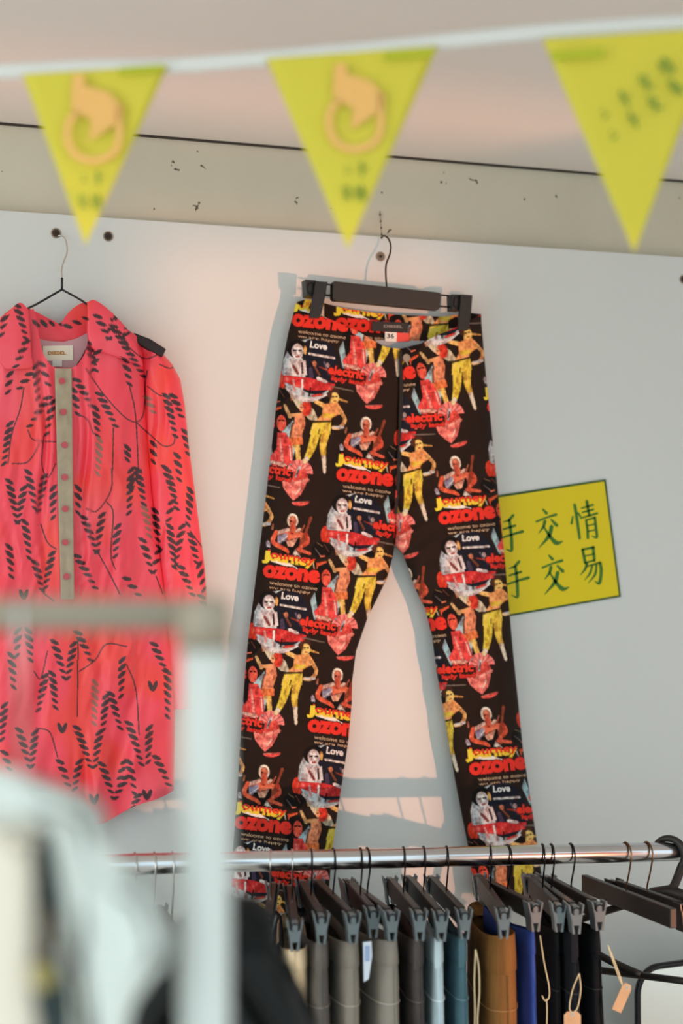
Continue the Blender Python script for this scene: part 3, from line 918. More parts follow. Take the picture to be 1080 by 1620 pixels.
BR = [(470, 226), (560, 229), (650, 233), (750, 241), (850, 253), (950, 263), (1050, 272), (1150, 277), (1320, 275)]


def sym(tbl, y):
    return curve(tbl, y)


TOPX = [(0, 582), (12.5, 582), (22, 577), (33, 560), (40, 530), (44, 500), (48, 488), (80, 506), (113, 530), (130, 545)]
HEMX = [(0, 1296), (40, 1302), (68, 1298), (105, 1284), (140, 1266), (178, 1243), (200, 1225)]
nr, nf, nb = 640, 300, 24
r = np.linspace(0, 1, nr)[:, None]
u = np.concatenate([np.linspace(0, 1, nf), np.linspace(1, 0, nb + 2)[1:-1]])[None, :]
isb = (np.arange(nf + nb) >= nf)[None, :]
yn = 480 + r * 830
xr = curve(BR, yn)
px = 100 - (xr - 100) * 1.0 + 2 * (xr - 100) * u
ax = np.abs(px - 101)
yt = curve(TOPX, ax); yb = curve(HEMX, ax) + 5 * np.sin(px / 19.0)
py = yt + (yb - yt) * r
edge = np.sqrt(np.clip(1 - (1 - np.clip(np.minimum(u, 1 - u) / 0.10, 0, 1)) ** 2, 0, 1))
yy = np.where(isb, -0.028 + 0.012 * edge, -0.028 - 0.032 * edge + shirt_folds(px, py) * edge)
grid_mesh('shirt_body', on_y(px, py, yy), M_SHIRT, broot, shirt_col(px, py), wrap=True)
# sleeves
SL = [(532, 212), (560, 222), (600, 226), (700, 230), (800, 240), (900, 253), (950, 259), (1180, 276)]
SR = [(532, 216), (540, 232), (550, 246), (562, 260), (576, 272), (600, 285), (640, 292), (700, 298), (800, 311), (900, 324), (980, 329), (1180, 334)]
for side in (1, -1):
    nr, nf, nb = 470, 90, 14
    r = np.linspace(0, 1, nr)[:, None]
    u = np.concatenate([np.linspace(0, 1, nf), np.linspace(1, 0, nb + 2)[1:-1]])[None, :]
    isb = (np.arange(nf + nb) >= nf)[None, :]
    py = 532 + r * 590 + 0 * u
    a = curve(SL, py); b = curve(SR, py)
    px = a + (b - a) * u
    edge = np.sqrt(np.clip(1 - (1 - np.clip(np.minimum(u, 1 - u) / 0.35, 0, 1)) ** 2, 0, 1))
    col = shirt_col(px, py)
    yy = np.where(isb, -0.024 + 0.008 * edge, -0.024 - 0.026 * edge + 1.1 * shirt_folds(px * 1.4, py, 7) * edge)
    if side < 0:
        px = 200 - px
    grid_mesh('sleeve', on_y(px, py, yy), M_SHIRT, broot, col, wrap=True)


def print_patch(name, outline, y0, dome, m, parent, n=60, curl=None):
    """a cloth panel given by two matching edges (lists of points), printed like the shirt"""
    A = smooth_path(outline[0], 10); B = smooth_path(outline[1], 10)
    t = np.linspace(0, 1, n)
    ia = np.stack([np.interp(t, np.linspace(0, 1, len(A)), A[:, k]) for k in (0, 1)], 1)
    ib = np.stack([np.interp(t, np.linspace(0, 1, len(B)), B[:, k]) for k in (0, 1)], 1)
    s = np.linspace(0, 1, n)[:, None, None]
    Q = ia[None] * (1 - s) + ib[None] * s
    edge = np.sin(np.linspace(0, 1, n) * math.pi)[:, None] * np.sin(t * math.pi)[None, :]
    yy = y0 - dome * np.sqrt(np.clip(edge, 0, 1)) + 0.002 * (vnoise(Q[..., 0] / 14, Q[..., 1] / 14, 77) - 0.5)
    P = on_y(Q[..., 0], Q[..., 1], yy)
    Pb = P + np.array([0, 0.0035, 0])
    C = shirt_col(Q[..., 0], Q[..., 1])
    PP = np.concatenate([P, Pb[:, ::-1]], 1); CC = np.concatenate([C, C[:, ::-1]], 1)
    return grid_mesh(name, PP, m, parent, CC, wrap=True)


# collar: inside stand, lining, two turned-down points
print_patch('collar_stand', ([(44, 487), (62, 496), (84, 507), (95, 511), (110, 493), (126, 481), (143, 477)], [(46, 540), (62, 542), (84, 545), (98, 545), (112, 543), (128, 538), (143, 528)]), -0.030, 0.002, M_SHIRT, broot)
px_slab('neck_lining', [(50, 533), (75, 539), (100, 541), (122, 535), (143, 524), (139, 545), (128, 566), (113, 590), (88, 590), (62, 572)], -0.034, -0.036, mat('mauve_lining', (206, 160, 168), 0.8), broot)
nl = px_slab('neck_label', [(68, 547.5), (115, 546), (115.5, 570), (68, 571)], -0.036, -0.0385, mat('cream_label', (240, 234, 214), 0.7), broot)
flat_text('label_lettering', 'DIESEL', (90, 558.5), 29, 5.6, plane_fn(-0.0388), mat('gold_thread', (190, 130, 60), 0.6), nl, -0.01, 0.05)
px_slab('size_tab', [(83, 570), (98, 570), (98, 580), (83, 580)], -0.0365, -0.0388, mat('pale_tab', (226, 230, 222), 0.7), broot)
print_patch('collar_point', ([(138, 478), (150, 475), (172, 490), (200, 519), (214, 545), (226, 577)], [(139, 500), (138, 525), (143, 545), (155, 556), (168, 559), (226, 579)]), -0.074, 0.006, M_SHIRT, broot)
print_patch('collar_point', ([(45, 489), (32, 479), (18, 488), (-8, 512), (-20, 545), (8, 582)], [(46, 500), (48, 525), (49, 545), (50, 562), (49, 582), (10, 584)]), -0.074, 0.006, M_SHIRT, broot)
# shoulder strip
px_slab('shoulder_strip', [(212, 526), (238, 536), (263, 552), (257, 565), (232, 551), (214, 540)], -0.046, -0.058, mat('black_tape', (40, 30, 34), 0.7), broot, 0.002)
# button placket
pl = [(i, 87 + i * 10 / 365.0, 113.5 + i * 4 / 365.0) for i in np.linspace(0, 365, 40)]
A_ = np.array([(a, 583 + i) for i, a, b in pl]); B_ = np.array([(b, 583 + i) for i, a, b in pl])
s = np.linspace(0, 1, 14)[None, :, None]
Q = A_[:, None, :] * (1 - s) + B_[:, None, :] * s
bump_ = 0.0022 * (vnoise(Q[..., 0] / 7, Q[..., 1] / 16, 55) - 0.5)
P = on_y(Q[..., 0], Q[..., 1], -0.0675 + bump_)
grid_mesh('placket', np.concatenate([P, P[:, ::-1] + np.array([0, 0.006, 0])], 1), mat('taupe_satin', (168, 152, 128), 0.45, var=0.12, scale=60, sheen=0.2), broot, wrap=True)
for x, y in ((98, 603), (100, 652), (102, 704), (102, 755), (103, 805), (103, 858), (105, 912)):
    c = on_y(x, y, -0.0680)
    mb = MB(); mb.disc(c, (0, -1, 0), 0.0052, 0.0022, 18); mb.disc(c + np.array([0, -0.0022, 0]), (0, -1, 0), 0.0052, 0.0008, 18, 0.0036)
    mb.build('button', mat('rose_button', (196, 74, 84), 0.3), broot)

# wire hanger of the shirt
wroot = thing('wire_hanger', 'thin black wire hanger with a bare steel hook inside the coral shirt', 'hanger', on_y(99, 461, -0.034))
mb = MB(); mb.tube([on_y(p[0], p[1], -0.036) for p in smooth_path([(98, 458), (60, 480), (42, 489), (0, 512), (-45, 540)], 4)], 0.0018, 8); mb.build('arm', mat('black_enamel', (22, 22, 28), 0.35), wroot, True)
mb = MB(); mb.tube([on_y(p[0], p[1], -0.036) for p in smooth_path([(98, 458), (130, 476), (150, 492), (200, 525), (245, 552)], 4)], 0.0018, 8); mb.build('arm', mat('black_enamel', (22, 22, 28), 0.35), wroot, True)
mb = MB(); mb.tube([on_y(98, 459, -0.036), on_y(98, 439, -0.036)], 0.0021, 8); mb.build('neck', mat('black_enamel', (22, 22, 28), 0.35), wroot, True)
hp = smooth_path([(98, 440), (97.5, 428), (100, 416), (105.5, 402), (106, 389), (103, 378), (97, 373), (91, 373)], 6)
mb = MB(); mb.tube(on_y(hp[:, 0], hp[:, 1], np.linspace(-0.036, -0.003, len(hp))), 0.0012, 8); mb.build('hook', M_STEEL, wroot, True)

# ------------------------------------------------------------------ the clothes rail
YR = -0.38
RA = on_y(150, 1368.5, YR); RB = on_y(1012, 1348.5, YR)
RDIR = (RB - RA) / np.linalg.norm(RB - RA)
RR = 0.0152
RS = RA - RDIR * 0.75; RE = RB + RDIR * 1.1
rroot = thing('clothes_rail', 'satin chrome clothes rail running across the picture in front of the white board', 'clothes rail', (RS[0], YR, 0))
mb = MB(); mb.tube([RS, RE], RR, 40); mb.build('rail', M_CHROME, rroot, True)
for e in (RS, RE):
    mb = MB(); mb.tube([np.array([e[0], e[1], 0.03]), e - np.array([0, 0, RR])], 0.014, 20); mb.build('upright', M_CHROME, rroot, True)
    mb = MB(); mb.box((e[0], e[1], 0.015), (0.02, 0.24, 0.015)); mb.build('foot', M_BLACK, rroot, False, 0.004)


def rail_at(px):
    """point on the rail axis seen at picture column px"""
    lo, hi = 0.0, 1.0
    for _ in range(40):
        m_ = (lo + hi) / 2
        if project(RS + (RE - RS) * m_)[0] < px:
            lo = m_
        else:
            hi = m_
    return RS + (RE - RS) * lo


Zv = np.array([0, 0, 1.0])


def hook_pts(c, d, r=0.0195, drop=0.055, sway=0.0):
    pts = [c + np.array([0, 0, -drop - 0.012]), c + np.array([0, 0, -drop + 0.006])]
    oz = RR + 0.0014 - r
    pts.append(c + d * 0.0095 + Zv * (-drop * 0.62 + 0.004))
    for t in range(-22, 196, 14):
        pts.append(c + d * (r * math.cos(R(t))) + Zv * (oz + r * math.sin(R(t))))
    return smooth_path(pts[:4], 4).tolist()[:-1] + pts[3:]


def solve_yaw(c, target, half):
    best = None
    for k in range(-600, 701, 5):
        a = R(k / 10.0)
        d = np.array([math.sin(a), -math.cos(a), 0])
        x = project(c + d * half - Zv * 0.12)[0]
        if best is None or abs(x - target) < best[0]:
            best = (abs(x - target), a)
    return best[1]


def rail_hanger(hx, target, label, half=0.155, drop=0.052, hookmat=None, yaw=None, barmat=None, clips=True, barh=0.014, clipmat=None):
    c = rail_at(hx)
    a = solve_yaw(c, target, half) if yaw is None else yaw
    d = np.array([math.sin(a), -math.cos(a), 0]); n = np.array([math.cos(a), math.sin(a), 0])
    t = thing('rail_hanger', label, 'hanger', c - Zv * (drop + 0.03), 'clip hangers on the chrome rail')
    mb = MB(); mb.tube(hook_pts(c, d, drop=drop), 0.0014, 8); mb.build('hook', hookmat or M_WIRE, t, True)
    bc = c - Zv * (drop + barh)
    ax = np.array([d, n, Zv])
    mb = MB(); mb.box(bc, (half - 0.022 if clips else half, 0.0055, barh), ax); mb.build('bar', barmat or M_BLACK, t, False, 0.0015)
    if clips:
        for sg in (1, -1):
            e = bc + d * sg * (half - 0.008)
            k = MB()
            k.box(e + Zv * 0.002, (0.013, 0.0045, 0.010), ax)
            k = k.build('clip', clipmat or M_CLIP, t, False, 0.001)
            for s2 in (1, -1):
                vs = []
                prof = [(0.0098, 0.014), (0.0122, 0.014), (0.0078, -0.010), (0.0060, -0.029), (0.0022, -0.029), (0.0052, -0.010)]
                A = [e + d * 0.011 * 1.15 + n * s2 * x + Zv * z for x, z in prof]
                B = [e - d * 0.011 * 1.15 + n * s2 * x + Zv * z for x, z in prof]
                mb = MB(); mb.slab(A, B); mb.build('jaw', clipmat or M_CLIP, k)
            fp = [(-0.0098, 0.004), (-0.004, -0.001), (0.004, -0.001), (0.0098, 0.004), (0.0058, -0.016), (-0.0058, -0.016)]
            mb = MB(); mb.slab([e + d * (sg * 0.0135) + n * x + Zv * z for x, z in fp], [e + d * (sg * 0.0105) + n * x + Zv * z for x, z in fp]); mb.build('bridge', clipmat or M_CLIP, k)
            mb = MB(); mb.tube([e + d * sg * 0.014 + n * (0.006 * math.cos(q)) + Zv * (0.004 + 0.006 * math.sin(q)) for q in np.linspace(-0.6, 3.8, 14)], 0.0012, 6); mb.build('spring', M_WIRE, k, True)
        mb = MB(); mb.tube([bc - d * (half - 0.02), bc + d * (half - 0.02)], 0.0015, 6); mb.build('rod', M_WIRE, t, True)
    return c, d, n, bc, t


def hung_trousers(hg, label, m, wtop=0.022, wlow=0.040, depth=0.145, top=0.052, length=0.72, band=0.036, bandmat=None, loop=True, seam=True, seed=0, flare=1.12, tilt=0.0, kind='hung_trousers', cat='trousers', edgeoff=0.0):
    c, d, n, bc, _ = hg
    z0 = bc - Zv * 0.030
    t = thing(kind, label, cat, z0 - Zv * length, 'trousers hanging on the chrome rail')

    def ring(h, grow=0.0, nseg=36):
        """h: metres below the top edge"""
        k = min(1.0, h / 0.22)
        w = (wtop + (wlow - wtop) * (k ** 0.7)) / 2 + grow
        dp_ = depth * (1 + (flare - 1) * min(1, h / 0.25)) + grow
        out = []
        for q in range(nseg):
            th = 2 * math.pi * q / nseg
            cx = math.copysign(abs(math.cos(th)) ** 0.55, math.cos(th)); sx = math.copysign(abs(math.sin(th)) ** 0.8, math.sin(th))
            wob = 0.0045 * (float(vnoise(np.array(q * 0.55 + seed), np.array(h * 18.0 + seed), 60 + seed)) - 0.5) * (0.3 + k)
            wob2 = 0.007 * (float(vnoise(np.array(q * 0.4 + 9 + seed), np.array(h * 9.0), 70 + seed)) - 0.5) * (0.2 + k)
            dipz = -0.010 * (1 - abs(cx)) * (1 if h < 0.001 else max(0, 1 - h / 0.05)) 
            out.append(z0 - Zv * (h - 0.0 - dipz) + d * (dp_ * cx + wob2 + tilt * h) + n * (w * sx + wob + edgeoff * h))
        return out
    hs = [0, 0.004, 0.012, 0.024, 0.036, 0.05, 0.07, 0.095, 0.12, 0.15, 0.18, 0.22, 0.27, 0.34, 0.44, 0.56, length]
    P = np.array([ring(h) for h in hs])
    # fold the cloth in at the top so that it reads as a thickness
    top_in = P[0].mean(0) + (P[0] - P[0].mean(0)) * np.array([0.9, 0.9, 1]) - Zv * 0.02
    P = np.concatenate([top_in[None], P])
    grid_mesh('cloth', P, m, t, wrap=True)
    if band:
        hb = [0.0, 0.001, band * 0.5, band - 0.001, band]
        g = [0.0002, 0.0016, 0.0018, 0.0016, 0.0]
        B = np.array([ring(h, gg) for h, gg in zip(hb, g)])
        B[0] += Zv * 0.0006
        wb = grid_mesh('waistband', B, bandmat or m, t, wrap=True)
        if loop:
            e = z0 + d * (depth + 0.003) - n * wtop * 0.12
            mb = MB(); mb.box(e - Zv * (band * 0.55), (0.0016, 0.0045, band * 0.62), np.array([d, n, Zv])); mb.build('belt_loop', bandmat or m, wb, False, 0.0006)
    if seam:
        S = [ring(h, 0.0012) for h in np.linspace(band + 0.002, 0.5, 26)]
        mb = MB(); mb.tube([s_[1] for s_ in S], 0.0011, 6); mb.build('side_seam', bandmat or m, t, True)
        for hh in (band + 0.0525,):
            mb = MB(); mb.tube(ring(hh, 0.0008), 0.0009, 5, closed=True); mb.build('stitch_line', mat('thread_' + m.name, tuple(min(255, int(255 * (x ** (1 / 2.2)) * 1.3 + 8)) for x in m.node_tree.nodes['Principled BSDF'].inputs['Base Color'].default_value[:3]), 0.8), t, True)
    return t, z0


def denim(name, col, var=0.18):
    return mat(name, col, 0.85, var=var, scale=28, bump=0.3, bscale=420, spec=0.15, stretch=(1, 1, 0.5))


G = {}
# (hook column, near-edge column, ...)
G['l1'] = rail_hanger(213, 236, 'clip hanger with bare steel hook, leftmost on the rail', hookmat=M_STEEL, drop=0.085)
G['l2'] = rail_hanger(244, 262, 'clip hanger with long steel hook, second from the left on the rail', hookmat=M_STEEL, drop=0.085)
G['l3'] = rail_hanger(272, 294, 'clip hanger with long steel hook just left of the white post', hookmat=M_STEEL, drop=0.085)
hung_trousers(G['l1'], 'pale grey trousers at the left end of the rail, half hidden by the white shirt', denim('pale_grey_cloth', (190, 188, 180), 0.06), seed=21)
hung_trousers(G['l2'], 'taupe grey trousers on the rail between white shirt and white post', denim('taupe_cloth', (128, 122, 112), 0.06), wtop=0.03, seed=22)
hung_trousers(G['l3'], 'dim grey trousers on the rail directly behind the white post', denim('dim_grey_cloth', (120, 116, 110), 0.06), seed=23)

G['b1'] = rail_hanger(428, 424, 'clip hanger with steel hook holding the folded dark trousers beside the beige ones', hookmat=M_STEEL, drop=0.055)
G['b2'] = rail_hanger(462, 466, 'clip hanger with steel hook above the beige trousers', hookmat=M_STEEL, drop=0.060)
hung_trousers(G['b1'], 'navy black trousers hanging just right of the white post', denim('navy_black', (34, 35, 42), 0.1), wtop=0.03, wlow=0.05, seed=1)
hung_trousers(G['b2'], 'cream beige cotton trousers hanging beside the charcoal jeans', mat('beige_cotton', (240, 214, 176), 0.8, var=0.06, scale=15, bump=0.2, bscale=120), wtop=0.040, wlow=0.056, seed=2, band=0.03)
for key, hx, tx, lab, hl in (('c', 492, 508, 'dark clip hanger above the charcoal jeans', 0.150), ('d', 527, 557, 'dark clip hanger above the grey trousers with the white paper label', 0.155),
                             ('e', 570, 590, 'dark clip hanger squeezed between the two pairs of grey trousers', 0.12), ('f', 581, 619, 'dark clip hanger above the plain mid-grey trousers', 0.150), ('g', 638, 663, 'dark clip hanger above the faded black jeans', 0.155),
                             ('h', 670, 697, 'dark clip hanger above the light blue jeans', 0.165), ('i', 706, 735, 'dark clip hanger above the teal denim jeans', 0.158), ('j', 775, 797, 'dark clip hanger above the brown corduroys', 0.165),
                             ('k', 803, 846, 'dark clip hanger above the royal blue trousers', 0.120), ('l', 858, 884, 'dark clip hanger above the plain black trousers beside the blue pair', 0.13), ('m', 872, 911, 'dark clip hanger above the black jeans with the kraft tag', 0.150),
                             ('n', 903, 947, 'dark clip hanger above the rightmost black trousers', 0.130)):
    G[key] = rail_hanger(hx, tx, lab, half=hl)
hung_trousers(G['c'], 'charcoal grey worn denim jeans with slanted waistband', denim('charcoal_denim', (104, 98, 94), 0.3), wtop=0.030, wlow=0.040, seed=3)
td, zd = hung_trousers(G['d'], 'grey twill trousers with a white paper label at the waist', denim('grey_twill', (140, 132, 122), 0.07), wtop=0.034, wlow=0.046, seed=4, loop=False)
hung_trousers(G['f'], 'plain mid-grey twill trousers left of the faded black jeans', denim('mid_grey_twill', (148, 141, 132), 0.06), wtop=0.036, wlow=0.052, seed=5, loop=False)
hung_trousers(G['g'], 'faded black jeans left of the light blue jeans', denim('faded_black_denim', (78, 72, 70), 0.3), wtop=0.026, wlow=0.034, seed=6)
hung_trousers(G['h'], 'light washed blue jeans with a cream waist edge', denim('light_denim', (186, 206, 214), 0.18), wtop=0.022, wlow=0.030, seed=7)
hung_trousers(G['i'], 'dark teal blue denim jeans beside the light blue pair', denim('teal_denim', (78, 110, 122), 0.22), wtop=0.022, wlow=0.032, seed=8)
M_CORD = mat('brown_corduroy', (132, 92, 50), 0.85, var=0.35, scale=70, bump=0.6, bscale=260, spec=0.15, stretch=(1, 1, 0.08))
hung_trousers(G['j'], 'golden brown corduroy trousers with a wide waistband', M_CORD, wtop=0.052, wlow=0.062, seed=9, band=0.055, loop=False)
hung_trousers(G['k'], 'smooth royal blue trousers hanging from a grey clip', mat('royal_blue', (40, 74, 158), 0.7, var=0.04, bump=0.1), wtop=0.014, wlow=0.026, depth=0.11, seed=10, loop=False, seam=False)
hung_trousers(G['l'], 'plain black trousers beside the royal blue pair', denim('plain_black', (26, 25, 27), 0.1), wtop=0.014, wlow=0.022, depth=0.12, seed=12, loop=False)
tm, zm = hung_trousers(G['m'], 'black jeans with a belt loop and a kraft tag on a string', denim('black_denim', (30, 32, 37), 0.15), wtop=0.020, wlow=0.026, seed=13)
tn, zn = hung_trousers(G['n'], 'rightmost black trousers on the rail with a tan tag', denim('soft_black', (22, 24, 27), 0.1), wtop=0.024, wlow=0.044, depth=0.12, seed=14, loop=False)

# empty hangers and the big plastic hanger at the right
for key, hx, lab in (('o', 990, 'empty black bar hanger right of the last trousers, behind its twin'), ('p', 1023, 'empty black bar hanger with end clip nearest the rail end')):
    G[key] = rail_hanger(hx, None, lab, half=(0.165 if key == 'o' else 0.125), drop=0.060, yaw=R(-3 if key == 'o' else -1), clips=(key == 'p'), barh=0.015, clipmat=M_CLIPB, hookmat=mat('copper_wire', (120, 92, 66), 0.3, metal=0.9))

c = rail_at(1058)
a = R(38)
d = np.array([math.sin(a), -math.cos(a), 0]); n = np.array([math.cos(a), math.sin(a), 0])
pr = thing('plastic_hanger', 'big black plastic suit hanger with thick hook at the right end of the rail', 'hanger', c - Zv * 0.2)
r_ = 0.027
pts = [c + Zv * (-0.066), c + d * 0.010 + Zv * (-0.050)]
for t in range(-38, 172, 12):
    pts.append(c + d * (r_ * math.cos(R(t))) + Zv * (RR + 0.0062 - r_ + r_ * math.sin(R(t))))
mb = MB(); mb.tube(smooth_path(pts, 3), np.concatenate([np.linspace(0.0075, 0.006, 30), np.linspace(0.006, 0.0045, len(smooth_path(pts, 3)) - 30)]), 12); mb.build('hook', M_BLACK, pr, True)
hh = c - Zv * 0.066
mb = MB(); mb.tube([hh - d * 0.045 - Zv * 0.016, hh - d * 0.03 - Zv * 0.004, hh + Zv * 0.002, hh + d * 0.03 - Zv * 0.004, hh + d * 0.045 - Zv * 0.016], [0.007, 0.010, 0.011, 0.010, 0.007], 12); mb.build('crown', M_BLACK, pr, True)
for sg in (-1, 1):
    path = smooth_path([hh + d * sg * 0.02 - Zv * 0.008, hh + d * sg * 0.09 - Zv * 0.032, hh + d * sg * 0.165 - Zv * 0.062, hh + d * sg * 0.200 - Zv * 0.082, hh + d * sg * 0.198 - Zv * 0.094, hh + d * sg * 0.160 - Zv * 0.100, hh + d * sg * 0.10 - Zv * 0.122, hh + d * sg * 0.05 - Zv * 0.137], 5)
    mb = MB(); mb.tube(path, 0.0062, 10); mb.build('arm', M_BLACK, pr, True)
mb = MB(); mb.tube([hh - d * 0.16 - Zv * 0.138, hh + d * 0.16 - Zv * 0.138], 0.0058, 10); mb.build('trouser_bar', M_BLACK, pr, True)

# paper label and string tags
px_, d_, n_ = G['d'][0], G['d'][1], G['d'][2]
e = zd + d_ * 0.150 + n_ * 0.021
lp = [(-0.006, 0.002), (0.006, 0.003), (0.007, -0.018), (0.002, -0.050), (-0.005, -0.054)]
t = thing('paper_label', 'white and blue folded paper size label on the grey trousers', 'label', e - Zv * 0.05)
mb = MB(); mb.slab([e + n_ * x + Zv * z + d_ * 0.006 for x, z in lp], [e + n_ * x + Zv * z + d_ * 0.0054 for x, z in lp]); mb.build('label_sheet', mat('label_white', (212, 222, 236), 0.6), t)
mb = MB(); mb.box(e + Zv * (-0.014) + d_ * 0.0063, (0.0003, 0.0035, 0.011), np.array([d_, n_, Zv])); mb.build('printed_panel', mat('label_blue', (150, 172, 210), 0.6), t)


def string_tag(label, knot, tagc, tw, th, rot, m, face, lw_=0.006):
    t = thing('price_tag', label, 'tag', tagc)
    knot = np.asarray(knot); tagc = np.asarray(tagc)
    side = np.cross(face, Zv)
    mid = (knot + tagc) / 2
    topc = tagc + Zv * th * 0.85
    for sg in (-1, 1):
        mb = MB(); mb.tube(smooth_path([knot, knot * 0.6 + topc * 0.4 + side * sg * lw_ + face * 0.002, knot * 0.15 + topc * 0.85 + side * sg * lw_ + face * 0.002, topc], 5), 0.0009, 6); mb.build('string', M_STRING, t, True)
    c_, s_ = math.cos(rot), math.sin(rot)
    pts = [(-tw, -th), (tw, -th), (tw, th * 0.7), (tw * 0.6, th), (-tw * 0.6, th), (-tw, th * 0.7)]
    A = [tagc + side * (x * c_ - z * s_) + Zv * (x * s_ + z * c_) + face * 0.001 for x, z in pts]
    B = [p - face * 0.0012 for p in A]
    mb = MB(); mb.slab(A, B); mb.build('card', m, t)
    mb = MB(); mb.disc(tagc + side * (-s_ * th * 0.75) + Zv * (c_ * th * 0.75) + face * 0.001, face, 0.003, 0.0006, 12, 0.0017); mb.build('eyelet', M_STEEL, t)
    return t


face = -FWD * np.array([1, 1, 0]); face = face / np.linalg.norm(face)


def near_edge(g, off=0.012, extra=0.0):
    return g[3] + g[1] * (g_depth + off)


dm = float(((zm + G['m'][1] * 0.162) - CAM) @ FWD)
string_tag('kraft paper price tag on a string loop hanging from the black jeans', at_depth(916, 1540, dm), at_depth(905, 1618, dm - 0.005), 0.0125, 0.0165, 0.0, M_KRAFT, face)
dn = float(((zn + G['n'][1] * 0.14) - CAM) @ FWD)
string_tag('tan price tag sticking out beside the rightmost black trousers', at_depth(961, 1495, dn), at_depth(984, 1578, dn - 0.004), 0.0075, 0.022, R(24), M_KRAFT, face, 0.0012)
dk = float(((G['k'][3] + G['k'][1] * 0.135) - CAM) @ FWD)
sl = tag(bpy.data.objects.new('tag_string', None), 'cream string loop hanging beside the royal blue trousers', 'string')
COL.objects.link(sl); sl.location = tuple(at_depth(866, 1580, dk))
mb = MB(); mb.tube(at_depth(*(smooth_path([(854, 1480), (860, 1520), (868, 1560), (868, 1578), (862, 1583), (857, 1575)], 6).T), dk), 0.0009, 6); mb.build('loop', M_STRING, sl, True)
mb = MB(); mb.tube(at_depth(*(smooth_path([(864, 1580), (865, 1600), (864, 1640)], 6).T), dk), 0.0009, 6); mb.build('tail', M_STRING, sl, True)
di = float(((G['i'][3] + G['i'][1] * 0.175) - CAM) @ FWD)
sl = tag(bpy.data.objects.new('tag_string', None), 'cream string hanging between the teal jeans and the corduroys', 'string')
COL.objects.link(sl); sl.location = tuple(at_depth(757, 1600, di))
mb = MB(); mb.tube(at_depth(*(smooth_path([(752, 1502), (757, 1530), (758, 1570), (755, 1612), (757, 1640)], 6).T), di), 0.001, 6); mb.build('loop', M_STRING, sl, True)
mb = MB(); mb.tube(at_depth(*(smooth_path([(752, 1502), (750, 1550), (751, 1600), (750, 1640)], 6).T), di), 0.001, 6); mb.build('tail', M_STRING, sl, True)

# ------------------------------------------------------------------ standing mirror, bottom right
YM = -0.16
q0 = on_y(1008, 1533, YM)
mx0, mz1 = float(q0[0]), float(q0[2])
mw, mz0, cr = 0.42, 0.02, 0.045
out = []
for cx, cz, a0 in ((mx0 + cr, mz1 - cr, 180), (mx0 + mw - cr, mz1 - cr, 90), (mx0 + mw - cr, mz0 + cr, 0), (mx0 + cr, mz0 + cr, -90)):
    for k in range(9):
        t = R(a0 - k * 90 / 8)
        xx = cx + cr * math.cos(t) - mx0
        out.append(np.array([mx0 + xx * math.cos(R(11)), YM + xx * math.sin(R(11)), cz + cr * math.sin(t)]))
mr = thing('standing_mirror', 'standing mirror with thin black rounded frame at the lower right', 'mirror', (mx0 + mw / 2, YM, 0))
mb = MB(); mb.tube(out, 0.0058, 10, closed=True); mb.build('frame', mat('black_steel', (38, 38, 40), 0.25, metal=0.6), mr, True)
mb = MB(); mb.slab([p for p in out], [p + np.array([0, 0.004, 0]) for p in out]); mb.build('glass', mat('mirror_glass', (240, 242, 240), 0.04, metal=1.0), mr)
for sx in (0.06, mw - 0.06):
    mb = MB(); mb.tube([(mx0 + sx, YM + 0.010 + sx * 0.195, 0.55), (mx0 + sx, YM + 0.07 + sx * 0.195, 0.006)], 0.006, 8); mb.build('strut', mat('black_steel', (38, 38, 40), 0.25, metal=0.6), mr, True)

# ------------------------------------------------------------------ bunting close to the camera
DB = 1.80
M_FLAG = mat('yellow_flag', (234, 224, 76), 0.6, transl=0.3)
M_TAPE = mat('white_tape', (238, 240, 238), 0.6, transl=0.2)
M_FPINK = mat('peach_print', (238, 184, 104), 0.6)
M_FGREEN = mat('flag_green', (92, 138, 42), 0.6)
M_FOLIVE = mat('flag_olive', (178, 186, 20), 0.6)


def dfn(off):
    return lambda q: at_depth(np.asarray(q)[:, 0], np.asarray(q)[:, 1], DB - off)


tape = tag(bpy.data.objects.new('bunting_tape', None), 'white bunting tape crossing the top of the picture, out of focus', 'tape')
COL.objects.link(tape); tape.location = tuple(at_depth(540, 90, DB))
tl = smooth_path([(-1500, 60), (-420, 124), (-200, 122), (0, 113), (150, 106), (270, 104), (420, 92), (556, 80), (693, 66), (860, 50), (1000, 40), (1140, 32), (1330, 18), (2500, -110)], 6)
thk = 24.0
up_ = tl + np.array([0, -thk / 2]); dn_ = tl + np.array([0, thk / 2])
G_ = np.stack([at_depth(up_[:, 0], up_[:, 1], DB + 0.001), at_depth(dn_[:, 0], dn_[:, 1], DB + 0.001), at_depth(dn_[:, 0], dn_[:, 1], DB + 0.0022), at_depth(up_[:, 0], up_[:, 1], DB + 0.0022)], 1)
grid_mesh('ribbon', G_, M_TAPE, tape, wrap=True)
FLAGS = (((35, 118), (266, 104), (135, 388), 'yellow pennant with peach hand emblem, leftmost on the bunting'),
         ((420, 93), (693, 73), (550, 394), 'yellow pennant with peach hand emblem in the middle of the bunting'),
         ((857, 62), (1138, 44), (1003, 400), 'yellow pennant with slanted green characters, rightmost on the bunting'))
